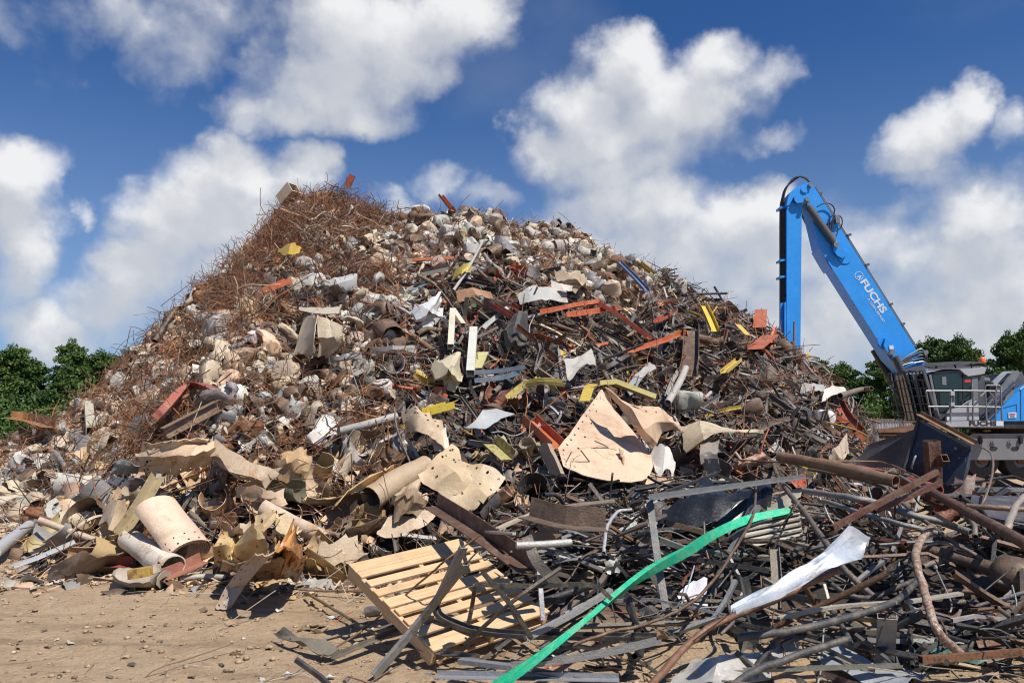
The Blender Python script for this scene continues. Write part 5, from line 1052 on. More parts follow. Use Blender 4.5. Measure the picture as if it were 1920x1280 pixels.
# green channel, frames
near('green_channel', [(925,1290,.16),(1000,1238,.24),(1090,1168,.36),(1180,1095,.50),(1232,1062,.58),(1290,1032,.64),(1340,1000,.72),(1400,975,.80),(1482,958,.86)], [(-.040,-.018),(.040,-.018),(.040,.018),(.030,.018),(.030,-.008),(-.030,-.008),(-.030,.018),(-.040,.018)][::-1],
     'long bright green bent channel running through the dark bars', 'steel channel', (.012,.47,.26), .34, 'the green channel', tw=2.6, smooth=False, per=4)
fr = near('grey_bar', [(1216,936,1.05),(1360,916,1.05),(1512,895,1.05)], prof_L(.075,.045,.004), 'long flat grey bar lying level across the jumble, upper arm of the corner', 'steel bar', (.20,.205,.21), .05, 'the level grey bar', per=2)
near('grey_bar', [(1218,938,1.03),(1232,1040,.62),(1250,1150,.2),(1262,1196,.02)], rect(.06,.022), 'grey flat bar standing upright under the corner of the level grey bar', 'steel bar', (.16,.16,.16), .08, 'the upright grey bar')
near('bent_pipe', [(1445,850,1.15),(1455,885,1.05),(1470,912,.98),(1505,955,.86),(1552,1022,.66),(1585,1070,.5),(1640,1120,.34)], label='dark grey bent tube slanting down past the ribbed white panel', cat='pipe', col='steel', a=.2, land='the slanting grey tube', **O(.026))
hero('corrugated_sheet', (lambda: (lambda G: shell(G, .008))(np.array([[Zp(1405-17*t+ (95+ -0)*0 + (95+ 22*t)*s_/1.0, 978+52*t-(17+11*t)*s_, .62-.16*t+.05*s_+.018*math.cos(t*2*math.pi*4)) for s_ in np.linspace(0,1,5)] for t in np.linspace(0,1,33)])))(), 'off white corrugated panel lying under the end of the green channel', 'metal panel', (.60,.58,.52), .08, None, 'auto', (1450,998,80,40), 'the ribbed white panel')
hero('cream_bracket', gridpatch([[Zp(1432,944,.8),Zp(1440,962,.74)],[Zp(1470,925,.88),Zp(1475,950,.8)],[Zp(1506,915,.9),Zp(1500,932,.84)]], 5, .02, .03, 2, .02), 'dusty cream bracket at the raised end of the green channel', 'bracket', (.42,.38,.30), .3, M_NEAR, 'auto', (1470,938,38,18))
gv = [[(1372,1152,.55),(1376,1158,.5)],[(1440,1112,.64),(1448,1122,.58)],[(1510,1070,.74),(1520,1082,.68)],[(1552,1035,.82),(1562,1062,.74)],[(1596,994,.92),(1606,1056,.76)],[(1634,1006,.9),(1618,1042,.8)]]
gv = [[(1368,1148,.55),(1382,1158,.52)],[(1436,1104,.64),(1450,1122,.59)],[(1506,1064,.75),(1522,1084,.69)],[(1545,1034,.84),(1566,1066,.75)],[(1592,990,.94),(1604,1056,.77)],[(1632,1008,.90),(1616,1040,.80)]]
hero('galvanised_strip', gridpatch([[Zp(*a), (Zp(*a) + Zp(*b_)) / 2 + np.array((0,-.01,.03)), Zp(*b_)] for a, b_ in gv], 6, .008, .0, 4, .02), 'shiny galvanised strip, narrow and twisted, flaring wide at the top', 'metal strip', (.46,.50,.55), .05, M_GAL, 'auto', (1500,1085,120,40), 'the flaring galvanised strip')
EXC.append((1600, 1025, 40, 38))
near('bent_pipe', [(1574,1068,.66),(1530,1086,.6),(1475,1114,.52),(1410,1142,.4),(1368,1158,.34),(1325,1180,.28),(1285,1212,.22),(1215,1290,.1)], label='rusty brown pipe running beneath the flaring galvanised strip to the bottom edge', cat='pipe', col=(.22,.11,.07), a=.5, land='the rusty pipe under the strip', **O(.024))
near('bent_pipe', [(1744,990,.80),(1722,1022,.72),(1718,1050,.66),(1730,1098,.52),(1742,1140,.42),(1760,1186,.30),(1800,1224,.14)], label='thick bent pipe, rust mottled over white, standing among the dark bars', cat='pipe', col=(.46,.38,.32), a=.72, land='the mottled bent pipe', **O(.031))
near('steel_bar', [(1738,1128,.3),(1720,1206,.04)], label='rusty bar crossing behind the foot of the mottled bent pipe', cat='steel bar', col=(.16,.08,.05), a=.5, per=0, **Q(.045))
near('steel_pipe', [(1463,856,1.28),(1560,874,1.2),(1680,902,1.08)], label='thick tan rusted pipe leading away from the dark hopper', cat='pipe', col=(.27,.16,.09), a=.45, land='the thick tan pipe', **O(.07))
near('steel_pipe', [(1590,876,1.12),(1660,890,1.06),(1760,918,.98)], label='pink and red painted pipe lying just behind the thick tan pipe', cat='pipe', col=(.50,.10,.11), a=.3, **O(.06))
near('steel_pipe', [(1735,916,1.0),(1835,970,.92),(1935,1026,.84)], label='thick red brown pipe reaching the picture edge below the hopper', cat='pipe', col=(.14,.065,.04), a=.4, land='the red brown pipe', **O(.045))
for i, (pts, r_, col, lab) in enumerate([
 ([(1516,880,1.12),(1595,894,1.08),(1655,914,1.0),(1704,953,.88),(1776,1008,.7),(1842,1048,.56)], .020, 'steel', 'long dark conduit sweeping down in front of the thick tan pipe'),
 ([(1680,914,1.0),(1657,893,1.08),(1672,884,1.1),(1704,903,1.04),(1756,931,.95),(1806,960,.86),(1826,984,.78),(1829,1006,.7)], .024, (.20,.17,.14), 'hooked grey tube curling over the red brown pipe'),
 ([(1510,920,1.0),(1603,934,.98),(1655,946,.92),(1704,963,.86),(1762,978,.8),(1820,998,.74)], .032, (.24,.235,.23), 'fat pale grey conduit lying under the hooked grey tube'),
 ([(1540,938,.9),(1620,962,.86),(1700,985,.8),(1760,1000,.72)], .022, 'grey', 'slim grey conduit under the fat pale grey one'),
 ([(1380,862,1.2),(1524,869,1.18),(1612,877,1.14),(1704,893,1.08),(1756,918,1.0)], .012, (.19,.11,.06), 'thin brown rod lying along the thick tan pipe'),
 ([(1560,864,1.22),(1650,866,1.2),(1704,886,1.12),(1740,905,1.04)], .011, (.26,.16,.08), 'thin golden brown rod arching over the thick tan pipe'),
 ([(1418,898,1.05),(1414,960,.86),(1388,1012,.72),(1345,1078,.54),(1296,1130,.4),(1225,1164,.32),(1120,1192,.24),(1040,1222,.18)], .012, (.15,.085,.055), 'long brown rod sweeping in a curve across the green channel'),
 ([(1185,955,.95),(1158,960,.93),(1140,985,.86),(1134,1010,.78),(1132,1036,.7)], .015, (.45,.46,.47), 'pale thin tube hooked down left of the upright grey bar'),
 ([(1690,1035,.5),(1660,1032,.52),(1650,1050,.5),(1672,1085,.38),(1690,1110,.3)], .014, (.17,.10,.07), 'small rusty hairpin tube beside the mottled bent pipe'),
 ([(1720,1085,.4),(1680,1102,.38),(1640,1118,.34),(1600,1118,.36),(1560,1095,.42)], .02, (.09,.085,.085), 'dark drooping tube beneath the flaring galvanised strip'),
 ([(1380,1196,.3),(1470,1184,.32),(1580,1160,.36),(1680,1126,.4),(1722,1086,.44)], .026, (.075,.075,.078), 'long blackish tube curving up to the mottled bent pipe'),
 ([(1765,1110,.3),(1810,1108,.32),(1870,1120,.3),(1930,1132,.28)], .02, (.19,.10,.07), 'rusty tube lying level by the right hand dirt patch'),
 ([(1730,1062,.5),(1770,1050,.52),(1810,1065,.46),(1840,1088,.4)], .022, (.24,.2,.17), 'dusty grey curved tube right of the mottled bent pipe'),
 ([(1885,1004,.85),(1890,985,.92),(1905,950,1.0),(1920,930,1.04)], .028, (.36,.30,.25), 'pale blotched stub pipe sticking up at the picture edge'),
 ([(1813,948,.98),(1870,952,.98),(1930,956,.97)], .024, (.27,.18,.13), 'level brown pipe in front of the dark flat plate'),
 ([(1832,965,.8),(1850,925,1.0),(1862,880,1.18),(1858,850,1.3),(1840,838,1.34)], .012, (.20,.12,.07), 'thin rusty wire standing in a tall arc right of the hopper'),
 ([(600,1232,.02),(700,1165,.15),(800,1080,.55),(862,1030,.75),(940,978,.8),(1018,960,.75)], .008, (.17,.10,.06), 'long thin brown rod laid slantwise across the pallet'),
 ([(560,1104,.05),(610,1108,.03),(690,1108,.06)], .012, (.20,.14,.09), 'thin pipe lying on the dirt left of the pallet'),
 ([(575,1110,.05),(640,1150,.04),(708,1190,.05)], .014, (.25,.19,.12), 'dusty bent rod on the dirt beneath the pallet corner'),
 ([(1380,1222,.2),(1416,1254,.1)], .02, 'dark', 'short blackish tube near the bottom edge under the rusty pipe'),
 ([(1470,1185,.3),(1445,1215,.2),(1418,1250,.1)], .022, 'dark', 'blackish tube joining the blackish curve at the bottom'),
 ([(1592,1196,.24),(1500,1226,.2),(1420,1255,.14),(1370,1285,.08)], .024, (.08,.08,.083), 'lowest blackish tube running to the bottom edge'),
 ([(1560,1145,.3),(1592,1196,.22),(1596,1215,.16)], .018, (.10,.10,.10), 'short dark tube ending at the lowest blackish tube')]):
    near('conduit' if r_ < .03 else 'bent_pipe', pts, label=lab, cat='rod' if r_ < .0125 else 'tube', col=col, a=.4 if r_ < .0125 else .25, exc=r_ > .017, land={1: 'the hooked grey tube', 6: 'the sweeping brown rod', 10: 'the long blackish tube'}.get(i), **O(r_))
# axle with its round housing
ax = empty('drive_axle', Zp(1800,1050,.5), 'dirty brown axle with a round housing at the picture edge', 'axle')
P0, P1, P2 = Zp(1690,1018,.62), Zp(1780,1042,.55), Zp(1872,1070,.48); c_ = Zp(1903,1082,.46)
part('shaft', tube([P0, P0*.5+P1*.5, P1, P1*.5+P2*.5, P2], .058, 14, True, [.8,.8,1.05,1.0,1.2]), ax, M_NEAR).color = (.15,.10,.07,.5)
part('flange', tube([P1 - (P2-P1)*.03, P1 + (P2-P1)*.05], .085, 16), ax, M_NEAR).color = (.12,.085,.06,.5)
part('flange', tube([P2 - (P2-P1)*.05, P2 + (P2-P1)*.02], .105, 16), ax, M_NEAR).color = (.12,.085,.06,.5)
dr = (P2 - P0) / np.linalg.norm(P2 - P0); part('housing', tube([c_ - dr*.17, c_ - dr*.14, c_ - dr*.08, c_, c_ + dr*.08, c_ + dr*.16], .17, 20, True, [.45,.75,.95,1,.95,.6]), ax, M_NEAR, True).color = (.13,.09,.065,.55)
EXC += [(1780,1044,100,24), (1900,1080,42,40)]; HEROES.append((1880, 1070, 'the round axle housing'))
# hopper: two steel walls meeting at a corner, a rusted lip on the near one
D0 = 10.3
hp = empty('steel_hopper', Dp(1715, 890, D0), 'dark blue grey steel hopper tipped over below the cab', 'hopper')
NAVY = simple('navy_grey_steel', (.040,.046,.062), .5, .1, .2, 2.5, .45)
m, h, b, o = mat('scuffed_navy_steel'); P = h.n.new('ShaderNodeNewGeometry').outputs['Position']; n1 = h.noise(P, 2.2, 6, .6, 1.0); n2 = h.noise(P, 14, 5, .7)
base = h.mix(h.sm(n2, .4, .7), (.036,.042,.060,1), (.060,.066,.085,1)); base = h.mix(h.sm(n1, .655, .67, 0, .9), base, (.30,.36,.37,1)); base = h.mix(h.sm(h.noise(P, 5, 6, .75), .62, .68, 0, .8), base, (.14,.09,.06,1))
h.put(b.inputs['Base Color'], base); h.put(b.inputs['Roughness'], h.lin(n2, .3, .7, .4, .6)); bump(h, b, n1, .02, .4); NAVY2 = m
rf = [Dp(1722,783,D0), Dp(1821,836,D0-.55), Dp(1816,880,D0-.6), Dp(1802,915,D0-.62), Dp(1775,925,D0-.45), Dp(1719,896,D0-.05), Dp(1694,878,D0)]
nrm = np.cross(rf[1]-rf[0], rf[6]-rf[0]); nrm /= np.linalg.norm(nrm); nrm = nrm if nrm[1] > 0 else -nrm
v = rf + [p + nrm*.02 for p in rf]; n_ = len(rf); m_ = M(v, [tuple(range(n_)), tuple(range(2*n_-1, n_-1, -1))] + [(i, i+n_, (i+1)%n_+n_, (i+1)%n_) for i in range(n_)]); part('side_wall', m_, hp, NAVY2, False)
lf = [Dp(1716,806,D0+.01), Dp(1694,878,D0+.0), Dp(1604,873,D0+1.5), Dp(1630,834,D0+1.6)]; n2_ = np.cross(lf[1]-lf[0], lf[3]-lf[0]); n2_ /= np.linalg.norm(n2_); n2_ = n2_ if n2_[1] > 0 else -n2_
v = lf + [p + n2_*.02 for p in lf]; part('front_wall', M(v, [(0,1,2,3),(7,6,5,4)] + [(i, i+4, (i+1)%4+4, (i+1)%4) for i in range(4)]), hp, NAVY, False)
part('lip', sweep(prof_L(.10,.05,.008), [Dp(1725,777,D0-.02), Dp(1830,833,D0-.6)]), hp, M_OBJ, False).color = (.20,.12,.06,.6)
part('edge_bar', sweep(rect(.03,.03), [Dp(1724,779,D0-.03), Dp(1694,879,D0-.03)]), hp, NAVY, False)
hd = part('handle', tube(spline([Dp(1711,878,D0-.04), Dp(1709,876,D0-.12), Dp(1716,856,D0-.14), Dp(1719,857,D0-.05)], 4), .012, 8), hp, M_OBJ); hd.color = (.30,.28,.26,.2)
EXC += [(1755,850,65,62), (1660,852,50,28)]; HEROES.append((1740, 850, 'the dark hopper'))
m_ = hollow(rect(.145,.145), rect(.125,.125), [Dp(1746,826,D0-.75), Dp(1749,868,D0-.72), Dp(1752,936,D0-.68)]); hero('square_tube', m_, 'short rusty square tube standing on end before the hopper', 'steel tube', (.13,.06,.04), .5, M_NEAR, False, None, 'the upright rusty square tube')
hero('square_tube', hollow(rect(.09,.09), rect(.076,.076), [Dp(1752,872,D0-.72), Dp(1772,858,D0-.9)]), 'stubby rusty tube welded sideways beside the upright rusty square tube', 'steel tube', (.15,.07,.045), .6, M_NEAR, False)
for a, b_, w_, lab in (((1757,884,1.25),(1560,990,.8),.045,'long rusty square bar crossing in front of the fat conduits'), ((1764,905,1.15),(1640,958,.9),.045,'second rusty square bar below the hopper foot')):
    near('steel_bar', [a, b_], label=lab, cat='steel bar', col=(.15,.07,.045), a=.5, per=0, **Q(w_))
# dark flat plate and ragged brown plate right of the hopper
hero('steel_plate', gridpatch([[Dp(1822,930,8.6),Dp(1815,960,7.9)],[Dp(1880,930,8.6),Dp(1880,975,7.7)],[Dp(1990,932,8.6),Dp(2000,985,7.5)]], 4, .012, 0, 1, .0), 'wide dark blue grey plate lying flat behind the level brown pipe', 'steel plate', (.045,.05,.065), .1, None, 'auto', (1880,955,70,22), 'the wide dark plate')
hero('steel_plate', gridpatch([[Dp(1790,898,9.3),Dp(1788,925,9.2)],[Dp(1812,893,9.2),Dp(1808,938,9.1)],[Dp(1832,896,9.2),Dp(1822,928,9.1)]], 5, .012, .12, 3, .03), 'ragged brown plate hanging at the hopper corner', 'steel plate', (.20,.14,.11), .5, None, 'auto', (1812,912,26,22))
# stack of rusty trapezoid sheet piles beyond the hopper
PR_ = [(-.42,-.0),(-.28,0),(-.16,.24),(.16,.24),(.28,0),(.42,0),(.42,.012),(.29,.012),(.17,.252),(-.17,.252),(-.29,.012),(-.42,.012)]
for i in range(6):
    z0 = .06 + i * .055; a = Dp(1838 + i*2, 916, 15.2); a[2] = z0; b_ = a + np.array((1.4, 4.5, .0)); m_ = sweep([(x_*1.1, y_*1.1) for x_, y_ in PR_], [a + np.array((i*.03, 0, 0)), b_]); P_, T_, FR_ = frames([a, b_])
    hero('sheet_pile', m_, ['bottom', 'second lowest', 'third lowest', 'third highest', 'second highest', 'top'][i] + ' rusty sheet pile of the nested stack right of the hopper', 'sheet pile', (.15,.085,.045), .65, None, False, None, 'the nested sheet piles' if i == 5 else None, 'nested rusty sheet piles')
for i in range(9):
    a = Dp(1640 + (i % 3) * 8, 822 - (i // 3) * 6, 21 + (i % 3) * .25); b_ = a + np.array((1.5 + .3 * (i % 2), .2, .1 * (i % 3)))
    hero('steel_bar', sweep(prof_L(.13,.09,.012), [a, b_]), f"rusty brown bar stacked low before the corrugated fence, {['lowest, front','lowest, middle','lowest, back','middle row, front','middle row','middle row, back','top row, front','top row','top row, back'][i]}", 'steel bar', (.17,.09,.05), .6, None, False, None, None, 'rusty bars stacked before the fence')
# bars round the pallet and along the bottom
for i, (pts, pr, col, lab) in enumerate([
 ([(864,1028,.85),(838,1080,.62),(812,1134,.36)], prof_L(.055,.03,.004), (.24,.25,.26), 'pale grey flat bar leaning across the middle of the pallet'),
 ([(812,1134,.36),(822,1156,.28),(852,1172,.22),(900,1186,.18),(1000,1194,.16),(1232,1198,.16)], prof_U(.06,.035,.004), (.085,.088,.095), 'long charcoal channel bending away from the pallet foot'),
 ([(868,1060,.75),(790,1158,.32),(700,1264,.02)], prof_L(.06,.03,.004), (.20,.195,.185), 'dusty grey angle leaning from the pallet to the dirt'),
 ([(620,1234,.02),(700,1200,.06),(782,1164,.14)], prof_L(.045,.03,.004), (.19,.165,.13), 'dusty flat angle on the dirt at the pallet corner'),
 ([(750,1205,.08),(820,1222,.09),(900,1234,.1)], prof_L(.05,.03,.004), (.17,.15,.13), 'brown grey bar lying under the pallet foot'),
 ([(862,1238,.12),(962,1250,.13)], rect(.06,.03), (.27,.275,.29), 'short pale grey bar left of the green channel bottom'),
 ([(960,1252,.16),(1060,1240,.18),(1150,1224,.2),(1236,1204,.24)], prof_U(.075,.03,.004), (.26,.255,.25), 'grey flat channel lying over the green channel near the bottom'),
 ([(820,1266,.06),(940,1268,.07),(1160,1272,.08)], prof_L(.07,.035,.004), (.30,.31,.33), 'lowest pale steel angle along the bottom edge'),
 ([(962,1252,.12),(1040,1266,.08),(1110,1286,.04)], prof_L(.06,.03,.004), (.16,.16,.17), 'grey angle branching down beside the green channel bottom'),
 ([(1060,1262,.07),(1100,1272,.06),(1160,1276,.05)], prof_U(.07,.03,.004), (.23,.23,.22), 'wet looking grey plate bar at the bottom edge'),
 ([(890,1095,.62),(1000,1098,.6),(1108,1096,.58),(1146,1122,.48)], rect(.028,.028), (.05,.047,.04), 'blackish square bar crossing the pallet right corner'),
 ([(890,1096,.6),(886,1130,.45),(878,1170,.3)], rect(.026,.026), (.05,.047,.042), 'short blackish bar hanging down in front of the pallet'),
 ([(905,1072,.72),(955,1130,.5),(996,1196,.24)], rect(.03,.03), (.06,.055,.05), 'blackish bar leaning over the right half of the pallet'),
 ([(872,1206,.16),(960,1128,.5),(1052,1064,.72)], rect(.035,.02), (.12,.10,.085), 'brown black flat bar slanting across the pallet right half'),
 ([(985,1196,.2),(1070,1152,.32),(1146,1106,.46)], rect(.05,.035), (.38,.375,.37), 'pale painted bar slanting beside the green channel'),
 ([(1010,1062,.62),(1014,1110,.45),(1018,1162,.26)], rect(.034,.034), (.45,.45,.46), 'short white post at the right corner of the pallet'),
 ([(968,1022,.8),(1020,1020,.8),(1070,1016,.8)], ring(.028, 10), (.50,.49,.46), 'short whitish pipe lying level right of the rusty angle'),
 ([(978,1008,.85),(998,1058,.66),(1042,1106,.46)], prof_L(.08,.06,.005), (.22,.20,.17), 'dusty twisted angle right of the pallet'),
 ([(932,992,.85),(968,975,.9),(1016,956,.95)], rect(.05,.02), (.62,.53,.38), 'cream batten beside the rusty angle on the pallet'),
 ([(858,975,.8),(910,995,.82),(964,1000,.85)], rect(.035,.02), (.55,.50,.42), 'thin cream strip behind the rusty angle'),
 ([(1018,958,1.0),(1080,948,1.0),(1150,940,1.0)], ring(.024, 9), (.22,.17,.13), 'brown pipe lying level left of the upright grey bar'),
 ([(1460,1158,.3),(1560,1138,.36),(1680,1128,.4)], rect(.045,.02), (.52,.47,.38), 'cream slotted bar lying below the flaring galvanised strip'),
 ([(1700,1128,.38),(1750,1120,.4),(1802,1112,.42)], rect(.055,.02), (.50,.45,.37), 'cream slotted bar end beyond the mottled bent pipe'),
 ([(1545,1095,.45),(1560,1150,.25)], rect(.022,.022), (.60,.52,.45), 'thin cream rod dropping below the galvanised strip'),
 ([(1664,1160,.42),(1662,1205,.22),(1658,1258,.02)], prof_U(.12,.04,.005), (.27,.27,.28), 'grey channel stub standing at the bottom by the teal block'),
 ([(1300,1262,.1),(1480,1256,.1),(1690,1250,.12)], prof_U(.05,.02,.004), (.25,.24,.2), 'olive grey bar lying along the bottom edge'),
 ([(1530,1210,.16),(1590,1240,.1),(1640,1262,.06)], prof_L(.04,.03,.004), (.20,.19,.17), 'dusty grey angle dropping toward the bottom edge')]):
    near('steel_bar', pts, pr, lab, 'steel bar', col, .15, {0: 'the grey bar on the pallet', 1: 'the long charcoal channel', 6: 'the grey channel over the green one', 24: 'the grey channel stub'}.get(i), per=4, smooth=False if len(pr) != 10 else 'auto')
near('rusty_angle', [(820,950,.95),(905,1004,.78),(1002,1072,.58)], prof_L(.14,.13,.009), 'broad rusty angle iron lying across the upper pallet corner', 'steel angle', (.15,.085,.06), .4, 'the rusty angle on the pallet', per=3)
near('rusty_angle', [(993,968,.95),(1060,985,.9),(1134,990,.88)], prof_L(.16,.16,.009), 'wide brown angle iron lying below the large drilled plate', 'steel angle', (.17,.12,.09), .3, None, per=3)
hero('steel_plate', gridpatch([[Zp(955,1035,.7),Zp(1000,995,.85)],[Zp(1010,1030,.7),Zp(1055,1000,.82)]], 4, .01, .03, 2, .01), 'flat brown plate between the two rusty angles', 'steel plate', (.22,.15,.11), .3, None, 'auto', (1005,1014,36,16))
# black plastic hood
hero('plastic_hood', gridpatch([[Dp(1232,1000,8.7),Dp(1240,980,9.0),Dp(1262,960,9.3)],[Dp(1290,992,8.6),Dp(1290,945,8.9),Dp(1300,918,9.4)],[Dp(1345,985,8.6),Dp(1340,940,8.9),Dp(1350,905,9.4)],[Dp(1405,960,8.8),Dp(1420,925,9.0),Dp(1400,900,9.5)],[Dp(1440,935,9.0),Dp(1450,915,9.2),Dp(1440,898,9.6)]], 5, .006, .03, 6, .12), 'crumpled black plastic hood under the level grey bar', 'plastic hood', (.016,.017,.020), .0, simple('black_plastic', (.014,.015,.018), .28, 0, .2, 5, .1), 'auto', (1320,950,90,38), 'the black plastic hood')
hero('teal_block', (lambda m_: (m_.t(Matrix.Translation(Vector(Zp(1788,1236,.06))) @ Matrix.Rotation(.06, 4, 'Z')), m_)[1])(gridpatch([[(-.29,-.05,.03),(-.29,.05,.03)],[(0,-.055,.05),(0,.05,.03)],[.0 and 0 or (.28,-.05,.03),(.28,.05,.03)]], 4, .075, .02, 4, .02)), 'chipped teal green block lying in the dirt at the bottom', 'block', (.07,.22,.19), .35, M_NEAR, 'auto', (1788,1236,82,16), 'the teal block')
hero('torn_sheet', gridpatch([[Zp(1250,1290,.04),Zp(1300,1240,.12)],[Zp(1330,1280,.1),Zp(1360,1215,.22)],[Zp(1420,1275,.06),Zp(1440,1212,.16)],[Zp(1480,1250,.04),Zp(1500,1215,.1)]], 5, .005, .04, 7, .06), 'crumpled silvery white sheet at the bottom under the black tubes', 'metal sheet', (.52,.50,.46), .1, M_GAL, 'auto', (1370,1250,80,30), 'the silvery sheet at the bottom')
hero('torn_sheet', gridpatch([[Zp(1530,1225,.12),Zp(1560,1205,.16)],[Zp(1600,1262,.06),Zp(1640,1240,.1)],[Zp(1700,1290,.03),Zp(1750,1262,.05)]], 5, .005, .03, 8, .03), 'pale blue grey sheet at the bottom beside the channel stub', 'metal sheet', (.40,.43,.46), .1, M_GAL, 'auto', (1630,1255,60,22))
hero('plywood_scrap', gridpatch([[Zp(1590,1160,.18),Zp(1630,1125,.2)],[Zp(1640,1235,.05),Zp(1690,1175,.1)]], 3, .012, .08, 9, .01), 'tan plywood scrap behind the grey channel stub', 'plywood', (.45,.28,.13), .1, None, False, None)
hero('plywood_scrap', gridpatch([[Zp(1455,1285,.03),Zp(1440,1250,.05)],[Zp(1530,1278,.03),Zp(1520,1238,.08)]], 3, .012, .08, 10, .01), 'tan plywood scrap at the bottom edge under the blackish tubes', 'plywood', (.43,.27,.14), .1, None, False, None)
hero('card_sheet', gridpatch([[Zp(1270,1108,.3),Zp(1286,1135,.2)],[Zp(1300,1088,.36),Zp(1292,1142,.18)],[Zp(1326,1085,.38),Zp(1328,1138,.2)]], 4, .004, .04, 11, .02), 'lilac white card lying in the dark hollow behind the green channel', 'card', (.62,.60,.66), .0, None, 'auto', (1300,1112,34,28), 'the lilac white card')
hero('steel_plate', gridpatch([[Zp(512,1188,.04),Zp(530,1180,.1)],[Zp(560,1208,.06),Zp(580,1196,.1)],[Zp(612,1232,.02),Zp(640,1216,.05)]], 4, .012, .05, 12, .02), 'half buried grey green plate in the dirt left of the pallet', 'steel plate', (.17,.15,.11), .2, None, 'auto', (570,1205,60,20), 'the half buried plate')
for px, py, r_, lab in ((525,1142,.06,'crushed white carton on the dirt below the trough plate'), (628,1155,.12,'pale flattened scrap on the dirt left of the pallet'), (540,1262,.09,'small silver foil piece at the bottom by the half buried plate'), (620,1268,.1,'crumpled clear wrapper at the bottom edge')):
    f_ = LIB['fragment'][px % 16][0]; hero('litter_piece', M(f_.v * r_ * 6, f_.f).t(Matrix.Translation(Vector(S(px, py, .03)))), lab, 'litter', (.62,.6,.56), .0)
near('red_strap', [(1605,1135,.36),(1625,1142,.34),(1650,1152,.3),(1664,1166,.26)], rect(.03,.006), 'crumpled red strap beside the grey channel stub', 'strap', (.55,.02,.03), .0, None, per=4)
near('blue_rod', [(1262,1172,.1),(1290,1100,.35),(1302,1060,.5)], ring(.006, 6), 'thin pale blue rod leaning in the dark hollow', 'rod', (.35,.45,.55), .0, None, per=0, exc=False)
near('steel_bar', [(1452,1030,.6),(1456,1095,.35),(1452,1160,.12)], prof_U(.085,.04,.005), 'slotted dusty rail standing below the ribbed white panel', 'steel rail', (.22,.19,.15), .3, None, per=3)

# ------------------------------------------------------------------ loose scrap: zones
_spx = np.array([s_[0] for s_ in SIL]); _spy = np.array([s_[1] for s_ in SIL])
def sstep(x_, a, b): t = np.clip((x_ - a) / (b - a), 0, 1); return t * t * (3 - 2 * t)
def zones(x_, y_, z_):
    px, py = project(x_, y_, z_); sil = np.interp(px, _spx, _spy); d = py - sil
    nz = fbm2(px / 60, py / 60, 41, 3, 1.0); left = sstep(px, 800, 700)
    wire = np.maximum(np.exp(-(d / 42) ** 2) * sstep(px, 120, 300) * sstep(px, 770, 720) * 3.0, left * sstep(py, 900, 840) * (.30 + 2.0 * np.clip(nz + .08, 0, 1)) * sstep(d, -10, 20))
    knob = (((px - 645) / 105) ** 2 + ((py - 392) / 58) ** 2 < 1) | (((px - 520) / 75) ** 2 + ((py - 462) / 42) ** 2 < 1) | (((px - 425) / 45) ** 2 + ((py - 540) / 55) ** 2 < 1)
    wire = np.where(knob, 9, wire)
    crest = sstep(px, 600, 680) * sstep(px, 1260, 1180) * sstep(d, 175 - .12 * (px - 700), 60) * 3.0
    tank = np.maximum(crest, left * sstep(py, 900, 830) * 1.1 + left * sstep(px, 330, 180) * sstep(py, 1010, 960))
    tank = np.where(knob, .1, tank)
    tan = sstep(py, 815, 870) * sstep(px, 80, 220) * sstep(px, 1060, 900) * 2.6 + sstep(py, 800, 860) * sstep(px, 900, 980) * sstep(px, 1560, 1400) * .35
    mix = sstep(px, 690, 800) * sstep(d, 40, 110) * 1.4 + sstep(px, 1180, 1260) * 1.5 + sstep(py, 860, 930) * .35
    return np.stack([wire, tank, tan, mix]), px, py
PAL = {
 'tank': [('cream',.34,.45),('palegrey',.20,.32),('white',.13,.25),('tan',.06,.55),('grey',.13,.3),('pink',.01,.5),('brown',.17,.5),('rust',.05,.5)],
 'wire': [('rust',.42,.5),('rustred',.2,.6),('brown',.2,.5),('cream',.05,.3),('ember',.20,.5),('dark',.10,.4)],
 'tan': [('tan',.34,.25),('ochre',.24,.4),('cream',.12,.2),('brown',.14,.5),('palegrey',.09,.2),('grey',.07,.2)],
 'mix': [('dark',.25,.2),('steel',.23,.35),('brown',.16,.5),('grey',.12,.25),('palegrey',.065,.2),('orange',.038,.35),('cream',.045,.3),('rustred',.055,.5),('yellow',.015,.25),('redor',.018,.25),('galv',.02,.1),('blue',.008,.2),('olive',.02,.3),('dark',.12,.15)],
 'bars': [('dark',.50,.10),('steel',.18,.3),('brown',.13,.5),('grey',.12,.2),('palegrey',.05,.2),('rustred',.02,.5)]}
def pick_col(z, rg, var=.14):
    t = PAL[z]; u_ = rg.rand() * sum(q[1] for q in t)
    for n_, w_, a in t:
        u_ -= w_
        if u_ <= 0: break
    c = np.array(C_[n_]) * rg.uniform(1 - var * 1.6, 1 + var) * (1 + rg.normal(size=3) * .03); return n_, np.clip(c, .004, .8), float(np.clip(a + rg.uniform(-.22, .28), 0, .95))
def surf_frame(x_, y_):
    e = .25; gx = (H(x_ + e, y_) - H(x_ - e, y_)) / (2 * e); gy = (H(x_, y_ + e) - H(x_, y_ - e)) / (2 * e)
    n_ = np.array((-gx, -gy, 1.0)); n_ /= np.linalg.norm(n_); t1 = np.cross((0, 1.0, 0), n_); t1 /= np.linalg.norm(t1); t2 = np.cross(n_, t1); return t1, t2, n_
